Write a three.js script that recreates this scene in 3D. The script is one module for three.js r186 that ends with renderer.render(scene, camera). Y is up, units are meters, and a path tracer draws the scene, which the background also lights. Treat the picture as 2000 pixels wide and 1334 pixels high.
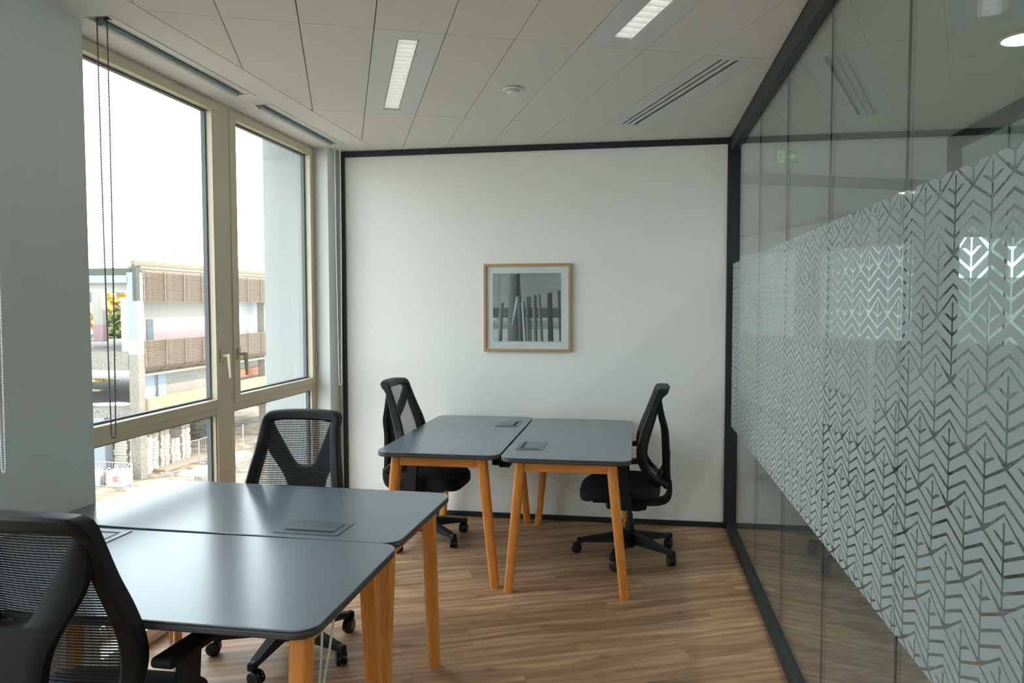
import * as THREE from 'three';
import { RoundedBoxGeometry } from 'three/addons/geometries/RoundedBoxGeometry.js';
import { mergeGeometries, mergeVertices, toCreasedNormals } from 'three/addons/utils/BufferGeometryUtils.js';
import { RectAreaLightUniformsLib } from 'three/addons/lights/RectAreaLightUniformsLib.js';
import { createNoise2D } from 'simplex-noise';

// ---------------------------------------------------------------- camera, sky, sun, exposure
const scene = new THREE.Scene();
const camera = new THREE.PerspectiveCamera(2 * Math.atan(667 / 1460) * 180 / Math.PI, 2000 / 1334, 0.05, 400);
camera.position.set(0, 1.56, 0);
camera.rotation.order = 'YXZ';
camera.rotation.set(-0.0492, 0.164, -0.0018);
const renderer = new THREE.WebGLRenderer({ antialias: true });
renderer.toneMapping = THREE.LinearToneMapping;
renderer.toneMappingExposure = 1.7;
renderer.shadowMap.enabled = true;
RectAreaLightUniformsLib.init();
scene.background = new THREE.Color().setRGB(3.2, 3.64, 3.88);
const sun = new THREE.DirectionalLight(new THREE.Color().setRGB(1, 0.84, 0.66), 2.6);
sun.position.set(30, 30, -62);
sun.target.position.set(-20, 0, -36);
sun.castShadow = true;
sun.shadow.radius = 1.2;
sun.shadow.mapSize.set(2048, 2048);
Object.assign(sun.shadow.camera, { left: -45, right: 45, top: 45, bottom: -45, near: 1, far: 160 });
scene.add(sun, sun.target);

// ---------------------------------------------------------------- helpers
let seed = 7;
const rnd = () => { seed = (seed * 1664525 + 1013904223) >>> 0; return seed / 4294967296; };
const V3 = (x, y, z) => new THREE.Vector3(x, y, z);
const lin = (r, g, b) => new THREE.Color().setRGB(r, g, b);
const used = new Map();
function numbered(n) { const k = used.get(n) ?? 0; used.set(n, k + 1); return k ? `${n}_${String(k).padStart(3, '0')}` : n; }
function tag(o, label, category, group, kind) {
  o.userData.label = label; if (category) o.userData.category = category;
  if (group) o.userData.group = group; if (kind) o.userData.kind = kind;
  return o;
}
function mesh(name, geo, mat, parent) {
  const m = new THREE.Mesh(geo, mat); m.name = name; m.castShadow = m.receiveShadow = true;
  (parent ?? scene).add(m); return m;
}
// a Group at a thing's base
function base(name, x, y, z, turn = 0) {
  const g = new THREE.Group(); g.name = numbered(name); g.position.set(x, y, z); g.rotation.y = turn; scene.add(g); return g;
}
// geometry given in world metres, placed under a group that stands unturned at its own position
function wpart(name, geo, mat, g) {
  const p = V3(0, 0, 0);
  for (let o = g; o && o !== scene; o = o.parent) p.add(o.position);
  geo.translate(-p.x, -p.y, -p.z);
  return mesh(name, geo, mat, g);
}
const merge = (a) => { const idx = a.map((g) => (g.index ? g.toNonIndexed() : g)); for (const g of idx) { if (!g.attributes.uv) g.setAttribute('uv', new THREE.BufferAttribute(new Float32Array(g.attributes.position.count * 2), 2)); for (const k of Object.keys(g.attributes)) if (!['position', 'normal', 'uv'].includes(k)) g.deleteAttribute(k); } return mergeGeometries(idx); };
// box from its corners, with uv in metres
function box(x0, x1, y0, y1, z0, z1, r = 0) {
  const w = Math.abs(x1 - x0), h = Math.abs(y1 - y0), d = Math.abs(z1 - z0);
  const g = r > 0 ? new RoundedBoxGeometry(w, h, d, 2, Math.min(r, w / 2.01, h / 2.01, d / 2.01)) : new THREE.BoxGeometry(w, h, d);
  g.translate((x0 + x1) / 2, (y0 + y1) / 2, (z0 + z1) / 2);
  return metreUV(g);
}
function metreUV(g, k = 1) {
  const p = g.attributes.position, n = g.attributes.normal, uv = new Float32Array(p.count * 2);
  for (let i = 0; i < p.count; i++) {
    const ax = Math.abs(n.getX(i)), ay = Math.abs(n.getY(i)), az = Math.abs(n.getZ(i));
    const [u, v] = ay > ax && ay > az ? [p.getX(i), p.getZ(i)] : ax > az ? [p.getZ(i), p.getY(i)] : [p.getX(i), p.getY(i)];
    uv[2 * i] = u * k; uv[2 * i + 1] = v * k;
  }
  g.setAttribute('uv', new THREE.BufferAttribute(uv, 2));
  return g;
}
// frame of four bars in the plane across x
function ringX(x0, x1, y0, y1, z0, z1, wy0, wy1, wz0, wz1, r = 0.002) {
  return merge([box(x0, x1, y0, y0 + wy0, z0, z1, r), box(x0, x1, y1 - wy1, y1, z0, z1, r), box(x0, x1, y0 + wy0, y1 - wy1, z0, z0 + wz0, r), box(x0, x1, y0 + wy0, y1 - wy1, z1 - wz1, z1, r)]);
}
function ringZ(z0, z1, x0, x1, y0, y1, w, r = 0.002) {
  return merge([box(x0, x1, y0, y0 + w, z0, z1, r), box(x0, x1, y1 - w, y1, z0, z1, r), box(x0, x0 + w, y0 + w, y1 - w, z0, z1, r), box(x1 - w, x1, y0 + w, y1 - w, z0, z1, r)]);
}
// bar between two rectangles: a, b = {c: centre, u: half axis, v: half axis}
function taper(a, b) {
  const q = [];
  for (const s of [a, b]) for (const [i, j] of [[-1, -1], [1, -1], [1, 1], [-1, 1]]) q.push(s.c.clone().addScaledVector(s.u, i).addScaledVector(s.v, j));
  const f = [[0, 3, 2, 1], [4, 5, 6, 7], [0, 1, 5, 4], [1, 2, 6, 5], [2, 3, 7, 6], [3, 0, 4, 7]], pos = [], uv = [];
  for (const [i, j, k, l] of f) for (const n of [i, j, k, i, k, l]) { pos.push(...q[n].toArray()); const d = q[n]; uv.push(d.x + d.z, d.y); }
  const g = new THREE.BufferGeometry();
  g.setAttribute('position', new THREE.Float32BufferAttribute(pos, 3)); g.setAttribute('uv', new THREE.Float32BufferAttribute(uv, 2)); g.computeVertexNormals();
  const c = new THREE.Vector3(), n = new THREE.Vector3(), m = q.reduce((s, p) => s.add(p), V3(0, 0, 0)).divideScalar(8);
  c.fromBufferAttribute(g.attributes.position, 0); n.fromBufferAttribute(g.attributes.normal, 0);
  if (n.dot(c.sub(m)) < 0) { const p = g.attributes.position.array; for (let i = 0; i < p.length; i += 9) for (let k = 0; k < 3; k++) [p[i + 3 + k], p[i + 6 + k]] = [p[i + 6 + k], p[i + 3 + k]]; g.computeVertexNormals(); }
  return g;
}
const cyl = (r0, r1, h, x, y, z, n = 20) => new THREE.CylinderGeometry(r1, r0, h, n).translate(x, y + h / 2, z);
const tube = (pts, r, n = 40, k = 6, closed = false) => new THREE.TubeGeometry(new THREE.CatmullRomCurve3(pts.map((p) => V3(...p)), closed, 'catmullrom', 0.4), n, r, k, closed);
const lerp = (a, b, t) => a + (b - a) * t, clamp = (x, a = 0, b = 1) => Math.min(b, Math.max(a, x));
const sstep = (a, b, x) => { const t = clamp((x - a) / (b - a)); return t * t * (3 - 2 * t); };
function curveAt(tab, y) { // smooth table lookup, tab sorted by first column
  let i = 0; while (i < tab.length - 2 && y > tab[i + 1][0]) i++;
  const p = (k) => tab[clamp(k, 0, tab.length - 1)], [x0, y0] = p(i), [x1, y1] = p(i + 1), t = clamp((y - x0) / (x1 - x0));
  const m0 = i ? (y1 - p(i - 1)[1]) / (x1 - p(i - 1)[0]) : (y1 - y0) / (x1 - x0), m1 = i < tab.length - 2 ? (p(i + 2)[1] - y0) / (p(i + 2)[0] - x0) : (y1 - y0) / (x1 - x0), h = x1 - x0;
  return (2 * t ** 3 - 3 * t * t + 1) * y0 + (t ** 3 - 2 * t * t + t) * h * m0 + (3 * t * t - 2 * t ** 3) * y1 + (t ** 3 - t * t) * h * m1;
}
// convex polygon clipped to x and z limits
function clip(poly, x0, x1, z0, z1) {
  const cut = (P, f) => { const o = []; P.forEach((a, i) => { const b = P[(i + 1) % P.length], fa = f(a), fb = f(b); if (fa >= 0) o.push(a); if ((fa >= 0) !== (fb >= 0)) { const t = fa / (fa - fb); o.push([lerp(a[0], b[0], t), lerp(a[1], b[1], t)]); } }); return o; };
  return [(p) => p[0] - x0, (p) => x1 - p[0], (p) => p[1] - z0, (p) => z1 - p[1]].reduce((P, f) => (P.length ? cut(P, f) : P), poly);
}
const polyArea = (P) => P.reduce((s, a, i) => { const b = P[(i + 1) % P.length]; return s + a[0] * b[1] - b[0] * a[1]; }, 0) / 2;
// flat slab over a convex polygon of [x, z], with its uv from a function
function slab(P, y0, y1, uvf) {
  if (polyArea(P) > 0) P = [...P].reverse();
  const pos = [], nor = [], uv = [];
  const put = (q, n, y) => { pos.push(q[0], y, q[1]); nor.push(...n); uv.push(...uvf(q)); };
  for (let i = 1; i < P.length - 1; i++) {
    for (const q of [P[0], P[i], P[i + 1]]) put(q, [0, 1, 0], y1);
    for (const q of [P[0], P[i + 1], P[i]]) put(q, [0, -1, 0], y0);
  }
  P.forEach((a, i) => { const b = P[(i + 1) % P.length], dx = b[0] - a[0], dz = b[1] - a[1], l = Math.hypot(dx, dz) || 1, n = [-dz / l, 0, dx / l];
    for (const [q, y] of [[a, y0], [b, y0], [b, y1], [a, y0], [b, y1], [a, y1]]) put(q, n, y); });
  const g = new THREE.BufferGeometry();
  g.setAttribute('position', new THREE.Float32BufferAttribute(pos, 3)); g.setAttribute('normal', new THREE.Float32BufferAttribute(nor, 3)); g.setAttribute('uv', new THREE.Float32BufferAttribute(uv, 2));
  return g;
}

// ---------------------------------------------------------------- textures
const n2 = createNoise2D(() => rnd());
const fbm = (x, y, o = 4) => { let s = 0, a = 0.5; for (let i = 0; i < o; i++) { s += a * n2(x, y); x *= 2.03; y *= 2.03; a *= 0.5; } return s; };
function tex(w, h, f, { srgb = true, wrap = THREE.MirroredRepeatWrapping, rep = [1, 1] } = {}) {
  const d = new Uint8Array(w * h * 4);
  for (let j = 0; j < h; j++) for (let i = 0; i < w; i++) { const c = f(i / w, j / h), o = (j * w + i) * 4; for (let k = 0; k < 3; k++) d[o + k] = clamp(c[k], 0, 1) * 255; d[o + 3] = 255; }
  const t = new THREE.DataTexture(d, w, h); t.magFilter = THREE.LinearFilter; t.minFilter = THREE.LinearMipmapLinearFilter; t.generateMipmaps = true;
  t.wrapS = t.wrapT = wrap; t.repeat.set(...rep); if (srgb) t.colorSpace = THREE.SRGBColorSpace; t.needsUpdate = true; return t;
}
const mixc = (a, b, t) => a.map((x, i) => lerp(x, b[i], t));
// oak boards: 1.2 m by 1.2 m, grain along u
const oakTex = tex(1024, 1024, (u, v) => {
  const lane = Math.floor(v * 7), o = lane * 17.3, w = fbm(u * 1.5 + o, v * 6 + o, 3) * 0.022;
  const broad = fbm(u * 1.1 + o, (v + w) * 17 + o, 4), fine = fbm(u * 3 + o, (v + w) * 130, 3), pores = n2(u * 30, v * 400);
  let t = clamp(0.5 + broad * 0.68 + fine * 0.17 + pores * 0.05);
  let c = mixc([0.545, 0.415, 0.315], [0.87, 0.715, 0.565], t);
  const kx = (u * 3 + lane * 0.37) % 1, ky = (v * 7) % 1, k = Math.exp(-(((kx - 0.5) * 6) ** 2 + ((ky - 0.5 + 0.2 * Math.sin(lane * 5)) * 3.4) ** 2) * 6) * (lane % 2 ? 0.7 : 0.25);
  return mixc(c, [0.42, 0.30, 0.22], k * 0.7);
});
const beechTex = tex(256, 512, (u, v) => { const t = clamp(0.5 + fbm(u * 30, v * 2.2, 3) * 0.6 + fbm(u * 110, v * 9, 2) * 0.25); return mixc([0.80, 0.47, 0.19], [0.93, 0.61, 0.285], t); });
const carpetTex = tex(512, 512, (u, v) => { const t = clamp(0.5 + fbm(u * 5, v * 16, 4) * 0.62 + (n2(u * 240, v * 240)) * 0.16); return mixc([0.30, 0.30, 0.29], [0.585, 0.58, 0.56], t); });
const plasterTex = tex(512, 512, (u, v) => { const t = 0.5 + fbm(u * 60, v * 60, 3) * 0.6; return [t, t, t]; }, { srgb: false });
const tileTex = tex(256, 256, (u, v) => { const t = 0.5 + 0.5 * n2(u * 120, v * 120); return [t, t, t]; }, { srgb: false });
const deskTex = tex(512, 512, (u, v) => { const t = 0.215 + fbm(u * 2, v * 2, 2) * 0.012 + n2(u * 200, v * 200) * 0.008; return [t, t, t]; }, { srgb: false });
const concreteTex = tex(512, 512, (u, v) => { const s = fbm(u * 16, v * 1.2, 3), t = clamp(0.55 + fbm(u * 7, v * 7, 4) * 0.4 + s * 0.35); return mixc([0.50, 0.47, 0.43], [0.80, 0.76, 0.70], t); });
const ribTex = tex(512, 512, (u, v) => { const s = fbm(u * 14, v * 1.3, 4), t = clamp(0.5 + s * 0.7 + fbm(u * 30, v * 30, 2) * 0.25); return mixc([0.37, 0.32, 0.275], [0.70, 0.62, 0.54], t); });
const groundTex = tex(512, 512, (u, v) => { const t = clamp(0.5 + fbm(u * 9, v * 9, 5) * 0.8); return mixc([0.42, 0.38, 0.34], [0.78, 0.71, 0.62], t); });
const asphaltTex = tex(256, 256, (u, v) => { const t = clamp(0.5 + fbm(u * 8, v * 8, 4) * 0.8); return mixc([0.33, 0.32, 0.31], [0.56, 0.53, 0.49], t); });
// film: tree pattern, one repeat is 0.164 m wide and 0.264 m tall; white is film, black is clear
const CW = 0.082, PP = 0.264;
function filmAt(x, y) {
  let best = null;
  for (let k = Math.floor(x / CW) - 1; k <= Math.floor(x / CW) + 2; k++) {
    const off = k & 1 ? PP / 2 : 0, dx = Math.abs(x - k * CW);
    if (dx > CW) continue;
    // nearest tip above whose widening head covers the point
    const need = y + dx * 0.62, m = Math.ceil((need - off) / PP), tip = m * PP + off;
    if (!best || tip - y < best.tip - y) best = { dx, tip, d: tip - dx * 0.62 - y };
  }
  const { dx, tip, d } = best, below = tip - y;
  if (d < 0.0068) return 0;                                             // edge of the tree
  if (dx < 0.0038 && below > 0.02) return 0;                            // trunk
  if (below > 0.018 && below < 0.030 && dx < 0.0062 * (1 - Math.abs(below - 0.024) / 0.009)) return 0; // bud
  const b = ((((y - dx * 0.43) - tip) / 0.0305) % 1 + 1) % 1;
  if (below > 0.042 && dx > 0.003 && b < 0.235) return 0;
  return 1;
}
const filmTex = tex(512, 824, (u, v) => { const a = filmAt(u * 2 * CW, v * PP); return [a, a, a]; }, { srgb: false, wrap: THREE.RepeatWrapping });

// ---------------------------------------------------------------- materials
const S = (o) => new THREE.MeshStandardMaterial(o), P = (o) => new THREE.MeshPhysicalMaterial(o);
const M = {
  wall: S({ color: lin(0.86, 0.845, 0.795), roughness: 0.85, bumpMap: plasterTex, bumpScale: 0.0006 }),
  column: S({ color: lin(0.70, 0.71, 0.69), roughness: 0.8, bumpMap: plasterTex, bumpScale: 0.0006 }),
  facade: S({ color: lin(0.33, 0.34, 0.335), roughness: 0.9, bumpMap: plasterTex, bumpScale: 0.001 }),
  tile: S({ color: lin(0.74, 0.725, 0.685), roughness: 0.95, bumpMap: tileTex, bumpScale: 0.0003 }),
  plaster: S({ color: lin(0.77, 0.76, 0.73), roughness: 0.9 }),
  voidGrey: S({ color: lin(0.3, 0.3, 0.3), roughness: 0.9 }),
  slabGrey: S({ color: lin(0.2, 0.2, 0.2), roughness: 0.95 }),
  trim: S({ color: lin(0.012, 0.0175, 0.02), roughness: 0.55 }),
  frame: S({ color: lin(0.64, 0.56, 0.41), roughness: 0.45 }),
  gasket: S({ color: lin(0.09, 0.105, 0.12), roughness: 0.6 }),
  white: S({ color: lin(0.78, 0.78, 0.76), roughness: 0.5 }),
  whiteMetal: S({ color: lin(0.64, 0.67, 0.68), roughness: 0.4 }),
  blindGrey: S({ color: lin(0.42, 0.46, 0.48), roughness: 0.5 }),
  bead: S({ color: lin(0.16, 0.16, 0.16), roughness: 0.35, metalness: 0.5 }),
  beadWhite: S({ color: lin(0.7, 0.7, 0.7), roughness: 0.4 }),
  pane: P({ color: lin(0.97, 0.985, 0.98), roughness: 0, transmission: 1, thickness: 0, ior: 1.5 }),
  glass: P({ color: lin(0.905, 0.955, 0.935), roughness: 0, transmission: 1, thickness: 0, ior: 1.52 }),
  seal: S({ color: lin(0.03, 0.038, 0.036), roughness: 0.4 }),
  film: P({ color: lin(0.31, 0.345, 0.345), roughness: 0.85, transmission: 0.65, thickness: 0, ior: 1.3, alphaMap: filmTex, alphaTest: 0.5, side: THREE.DoubleSide }),
  desk: P({ color: lin(0.155, 0.185, 0.217), roughness: 1, roughnessMap: deskTex, specularIntensity: 0.78 }),
  deskEdge: S({ color: lin(0.055, 0.055, 0.06), roughness: 0.5 }),
  deskBlack: S({ color: lin(0.012, 0.012, 0.013), roughness: 0.5 }),
  module: S({ color: lin(0.105, 0.125, 0.148), roughness: 0.28 }),
  moduleSlot: S({ color: lin(0.008, 0.008, 0.009), roughness: 0.7 }),
  beech: S({ color: 0xffffff, map: beechTex, roughness: 0.42 }),
  cable: S({ color: lin(0.72, 0.70, 0.64), roughness: 0.5 }),
  plastic: P({ color: lin(0.008, 0.009, 0.0105), roughness: 0.5, specularIntensity: 0.6 }),
  plasticGrey: P({ color: lin(0.0085, 0.0098, 0.0115), roughness: 0.6, specularIntensity: 0.45 }),
  seat: P({ color: lin(0.0075, 0.008, 0.009), roughness: 0.95, sheen: 0.3, sheenRoughness: 0.6 }),
  net: S({ color: lin(0.014, 0.016, 0.018), roughness: 0.7, side: THREE.DoubleSide }),
  caster: S({ color: lin(0.01, 0.011, 0.012), roughness: 0.3 }),
  oakFrame: S({ color: lin(0.47, 0.28, 0.135), roughness: 0.5 }),
  mat: S({ color: lin(0.80, 0.81, 0.81), roughness: 0.9 }),
  carpet: S({ color: lin(0.80, 0.83, 0.88), map: carpetTex, roughness: 1 }),
  louvre: S({ color: lin(0.86, 0.87, 0.87), roughness: 0.35 }),
  lamp: S({ color: lin(0.9, 0.9, 0.9), emissive: lin(1, 0.97, 0.92), emissiveIntensity: 0.8, roughness: 0.6 }),
  downlamp: S({ color: lin(0.9, 0.9, 0.9), emissive: lin(1, 0.93, 0.85), emissiveIntensity: 5, roughness: 0.6 }),
  duct: S({ color: lin(0.42, 0.43, 0.44), roughness: 0.5, metalness: 0.3 }),
};
const oakMats = [[1, 1, 1], [0.87, 0.85, 0.83], [1.05, 1.06, 1.07], [0.94, 0.95, 0.97], [0.78, 0.76, 0.75]].map((c) => S({ color: lin(0.95 * c[0], 0.90 * c[1], 0.86 * c[2]), map: oakTex, roughness: 0.48 }));

// ---------------------------------------------------------------- room shell
const CEIL = 2.695, ZB = -5.335, ZR = 4.3, ZN = 0.35, XW = -2.2, XG = 0.66, XO = -2.7;
const ANG = -22.08 * Math.PI / 180, E1 = [Math.sin(ANG + Math.PI / 2), -Math.cos(ANG + Math.PI / 2)], E2 = [Math.sin(ANG), -Math.cos(ANG)];
const at = (a, b) => [E1[0] * a + E2[0] * b, E1[1] * a + E2[1] * b];
const along = (q) => [q[0] * E1[0] + q[1] * E1[1], q[0] * E2[0] + q[1] * E2[1]];

{ // floor of oak boards
  const g = base('floor', -0.75, 0, -2); tag(g, 'brown oak plank floor laid at a slant to the walls', null, null, 'structure');
  wpart('subfloor', box(XO, 0.69, -0.3, -0.009, ZB - 0.2, ZR + 0.2), M.slabGrey, g);
  wpart('rear_boards', metreUV(box(-2.34, 0.665, -0.008, 0, ZN, ZR), 0.8), oakMats[0], g);
  const BW = 0.166, BL = 1.22;
  for (let r = -14; r < 50; r++) {
    const shift = ((r * 0.377) % 1 + 1) % 1 * BL;
    for (let c = -4; c < 6; c++) {
      const a0 = c * BL - shift, b0 = r * BW, gp = 0.0007;
      const q = clip([at(a0 + gp, b0 + gp), at(a0 + BL - gp, b0 + gp), at(a0 + BL - gp, b0 + BW - gp), at(a0 + gp, b0 + BW - gp)], -2.34, 0.665, ZB, ZN);
      if (q.length < 3 || Math.abs(polyArea(q)) < 0.0008) continue;
      const ou = rnd() * 3, lane = Math.floor(rnd() * 7);
      wpart('plank', slab(q, -0.008, 0, (p) => { const [a, b] = along(p); return [(a - a0) / 1.2 + ou, (lane + clamp((b - b0) / BW)) / 7]; }), oakMats[Math.floor(rnd() * 4.6)], g);
    }
  }
}
{ // ceiling
  const g = base('ceiling', -0.75, CEIL, -2); tag(g, 'white tiled office ceiling set at a slant to the walls', null, null, 'structure');
  wpart('slab', box(XO, 8, CEIL + 0.12, CEIL + 0.4, -13.2, ZR + 0.2), M.slabGrey, g);
  wpart('grid_backing', box(-1.878, 0.69, CEIL + 0.09, CEIL + 0.1, ZB - 0.02, ZR + 0.02), M.voidGrey, g);
  // plaster strip along the windows, open where the blinds drop
  const b = [[-1.878, -2.05, ZB, ZR]].map(([x1, x0, z0, z1]) => box(x0, x1, CEIL, CEIL + 0.12, z0, z1));
  b.push(box(-2.142, -2.31, CEIL, CEIL + 0.12, ZB, ZR), box(-2.142, -2.05, CEIL, CEIL + 0.12, ZB, -5.085), box(-2.142, -2.05, CEIL, CEIL + 0.12, -3.98, -3.83), box(-2.142, -2.05, CEIL, CEIL + 0.12, -2.69, -2.24), box(-2.142, -2.05, CEIL, CEIL + 0.12, 0.25, ZR));
  wpart('bulkhead', merge(b), M.plaster, g);
  wpart('rear_tiles', box(-1.873, 0.628, CEIL, CEIL + 0.0115, ZN, ZR), M.tile, g);
  const TS = 0.2975, TL = 1.369, O1 = -0.756, O2 = 3.181;
  const skip = new Set(['3,0', '6,-1', '8,0']);
  for (let i = -14; i < 20; i++) for (let j = -5; j < 4; j++) {
    if (skip.has(i + ',' + j)) continue;
    const a0 = O1 + i * TS, b0 = O2 + j * TL, gp = 0.002;
    const q = clip([at(a0 + gp, b0 + gp), at(a0 + TS - gp, b0 + gp), at(a0 + TS - gp, b0 + TL - gp), at(a0 + gp, b0 + TL - gp)], -1.873, 0.628, ZB, ZN);
    if (q.length < 3 || Math.abs(polyArea(q)) < 0.001) continue;
    wpart('ceiling_tile', slab(q, CEIL, CEIL + 0.0115, (p) => [p[0], p[1]]), M.tile, g);
  }
}
{ // window wall: piers and lintel, half a metre thick
  const g = base('wall_left', XW, 0, -2); tag(g, 'white window wall with deep piers', null, null, 'structure');
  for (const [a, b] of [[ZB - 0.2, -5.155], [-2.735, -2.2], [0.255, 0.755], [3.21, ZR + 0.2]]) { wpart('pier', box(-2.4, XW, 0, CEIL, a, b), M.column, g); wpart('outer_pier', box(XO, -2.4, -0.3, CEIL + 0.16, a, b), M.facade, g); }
  wpart('spandrel', box(XO, XW - 0.14, -0.3, 0.075, ZB - 0.2, ZR + 0.2), M.facade, g);
  wpart('lintel', merge([box(XO - 0.02, -2.42, CEIL + 0.16, CEIL + 0.5, ZB - 0.2, ZR + 0.2), box(-2.42, XW, CEIL + 0.001, CEIL + 0.5, ZB - 0.2, ZR + 0.2)]), M.column, g);
}
for (const [n, z0, z1] of [['trim_1', -5.155, -2.735], ['trim_2', -2.2, 0.255], ['trim_5', 0.755, 3.21]]) {
  const g = base(n, XW, 0, (z0 + z1) / 2); tag(g, 'low white plinth along the foot of the window', null, null, 'structure');
  wpart('board', box(-2.345, -2.197, 0.03, 0.076, z0, z1, 0.003), M.white, g);
  wpart('kick_board', box(-2.345, -2.202, 0, 0.03, z0, z1), M.white, g);
}
tag(mesh('wall_back', box(XO, 0.70, -0.0, CEIL + 0.12, ZB - 0.16, ZB), M.wall), 'white far wall with a black edging all round', null, null, 'structure');
tag(mesh('wall_rear', box(XO, 8, 0, CEIL + 0.12, ZR, ZR + 0.2), M.wall), 'white wall behind the camera', null, null, 'structure');
for (const [n, x0, x1, y0, y1, l] of [['trim_3', -2.172, 0.613, CEIL - 0.043, CEIL, 'black rail along the top of the far wall'], ['trim_4', -2.172, -2.139, 0.037, CEIL - 0.043, 'black upright edging of the far wall beside the window'], ['baseboard_back', -2.2, 0.613, 0, 0.037, 'black skirting board of the far wall']])
  tag(mesh(n, box(x0, x1, y0, y1, ZB, ZB + 0.014, 0.002), M.trim), l, null, null, 'structure');

// ---------------------------------------------------------------- windows
function makeWindow(name, z0, z1, label) { // z0 far end, z1 near end, mullion placed as in the far window
  const g = base(name, -2.34, 0.076, (z0 + z1) / 2); tag(g, label, null, null, 'structure');
  const XF = -2.305, zm = z0 + 1.22, d = 0.07;
  const mul = [zm - 0.085, zm + 0.09];                       // fixed mullion
  wpart('outer_frame', merge([ringX(XF - d, XF - 0.006, 0.076, CEIL, z0, z1, 0.05, 0.03, 0.04, 0.04), box(XF - d, XF - 0.0055, 0.1, CEIL - 0.02, mul[0], mul[1]), box(XF - d, XF - 0.0065, 0.95, 1.0, z0 + 0.03, mul[0] + 0.01), box(XF - d, XF - 0.0065, 0.95, 1.0, mul[1] - 0.01, z1 - 0.03)]), M.frame, g);
  const bays = [[z0 + 0.012, zm - 0.085 + 0.001, 0], [zm + 0.03, z1 - 0.012, 1]];
  bays.forEach(([a, b, i]) => {
    const y0 = 0.985, y1 = CEIL - 0.012, wl = i ? 0.055 : 0.049, wr = i ? 0.05 : 0.07;
    const s = wpart('sash', ringX(XF - d, XF, y0, y1, a, b, 0.047, 0.047, wl, wr, 0.004), M.frame, g);
    wpart('pane', box(XF - 0.066, XF - 0.043, y0 + 0.04, y1 - 0.04, a + wl - 0.006, b - wr + 0.006), M.pane, g);
    wpart('glazing_gasket', ringX(XF - 0.068, XF - 0.0415, y0 + 0.045, y1 - 0.045, a + wl - 0.002, b - wr + 0.002, 0.012, 0.012, 0.016, 0.016, 0.001), M.gasket, s);
    // casement handle on the meeting stile
    const hz = i ? a + 0.02 : b - 0.045, hy = 1.275;
    const h = wpart('handle', merge([box(XF, XF + 0.012, hy - 0.035, hy + 0.035, hz - 0.014, hz + 0.014, 0.005), cyl(0.0085, 0.0085, 0.05, 0, 0, 0, 12).rotateZ(-Math.PI / 2).translate(XF + 0.005, hy, hz)]), M.frame, s);
    const L = taper({ c: V3(XF + 0.048, hy + 0.010, hz), u: V3(0.009, 0, 0), v: V3(0, 0, 0.011) }, { c: V3(XF + 0.054, hy - 0.125, hz - 0.002), u: V3(0.005, 0, 0), v: V3(0, 0, 0.008) });
    wpart('lever', L, M.frame, h);
    const zl = i ? b : a;
    for (const y of [1.12, 2.5]) wpart('hinge', cyl(0.008, 0.008, 0.09, XF + 0.004, y, zl + (i ? -0.006 : 0.004), 10), M.frame, g);
    const lz = i ? [zm + 0.088, z1 - 0.04] : [z0 + 0.04, mul[0] + 0.001];
    wpart('lower_pane', box(XF - 0.06, XF - 0.037, 0.12, 0.956, lz[0] - 0.004, lz[1] + 0.004), M.pane, g);
    wpart('glazing_bead', ringX(XF - 0.038, XF - 0.014, 0.122, 0.952, lz[0], lz[1], 0.012, 0.01, 0.012, 0.012, 0.002), M.frame, g);
    wpart('lower_gasket', ringX(XF - 0.062, XF - 0.036, 0.124, 0.95, lz[0], lz[1], 0.018, 0.018, 0.024, 0.024, 0.001), M.gasket, g);
  });
  return g;
}
makeWindow('window_1', -5.155, -2.735, 'tall cream framed window with two casements over lower panes');
makeWindow('window_2', -2.2, 0.255, 'cream framed window beside the camera, left of the white pier');
makeWindow('window_3', 0.755, 3.21, 'cream framed window behind the camera');

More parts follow.
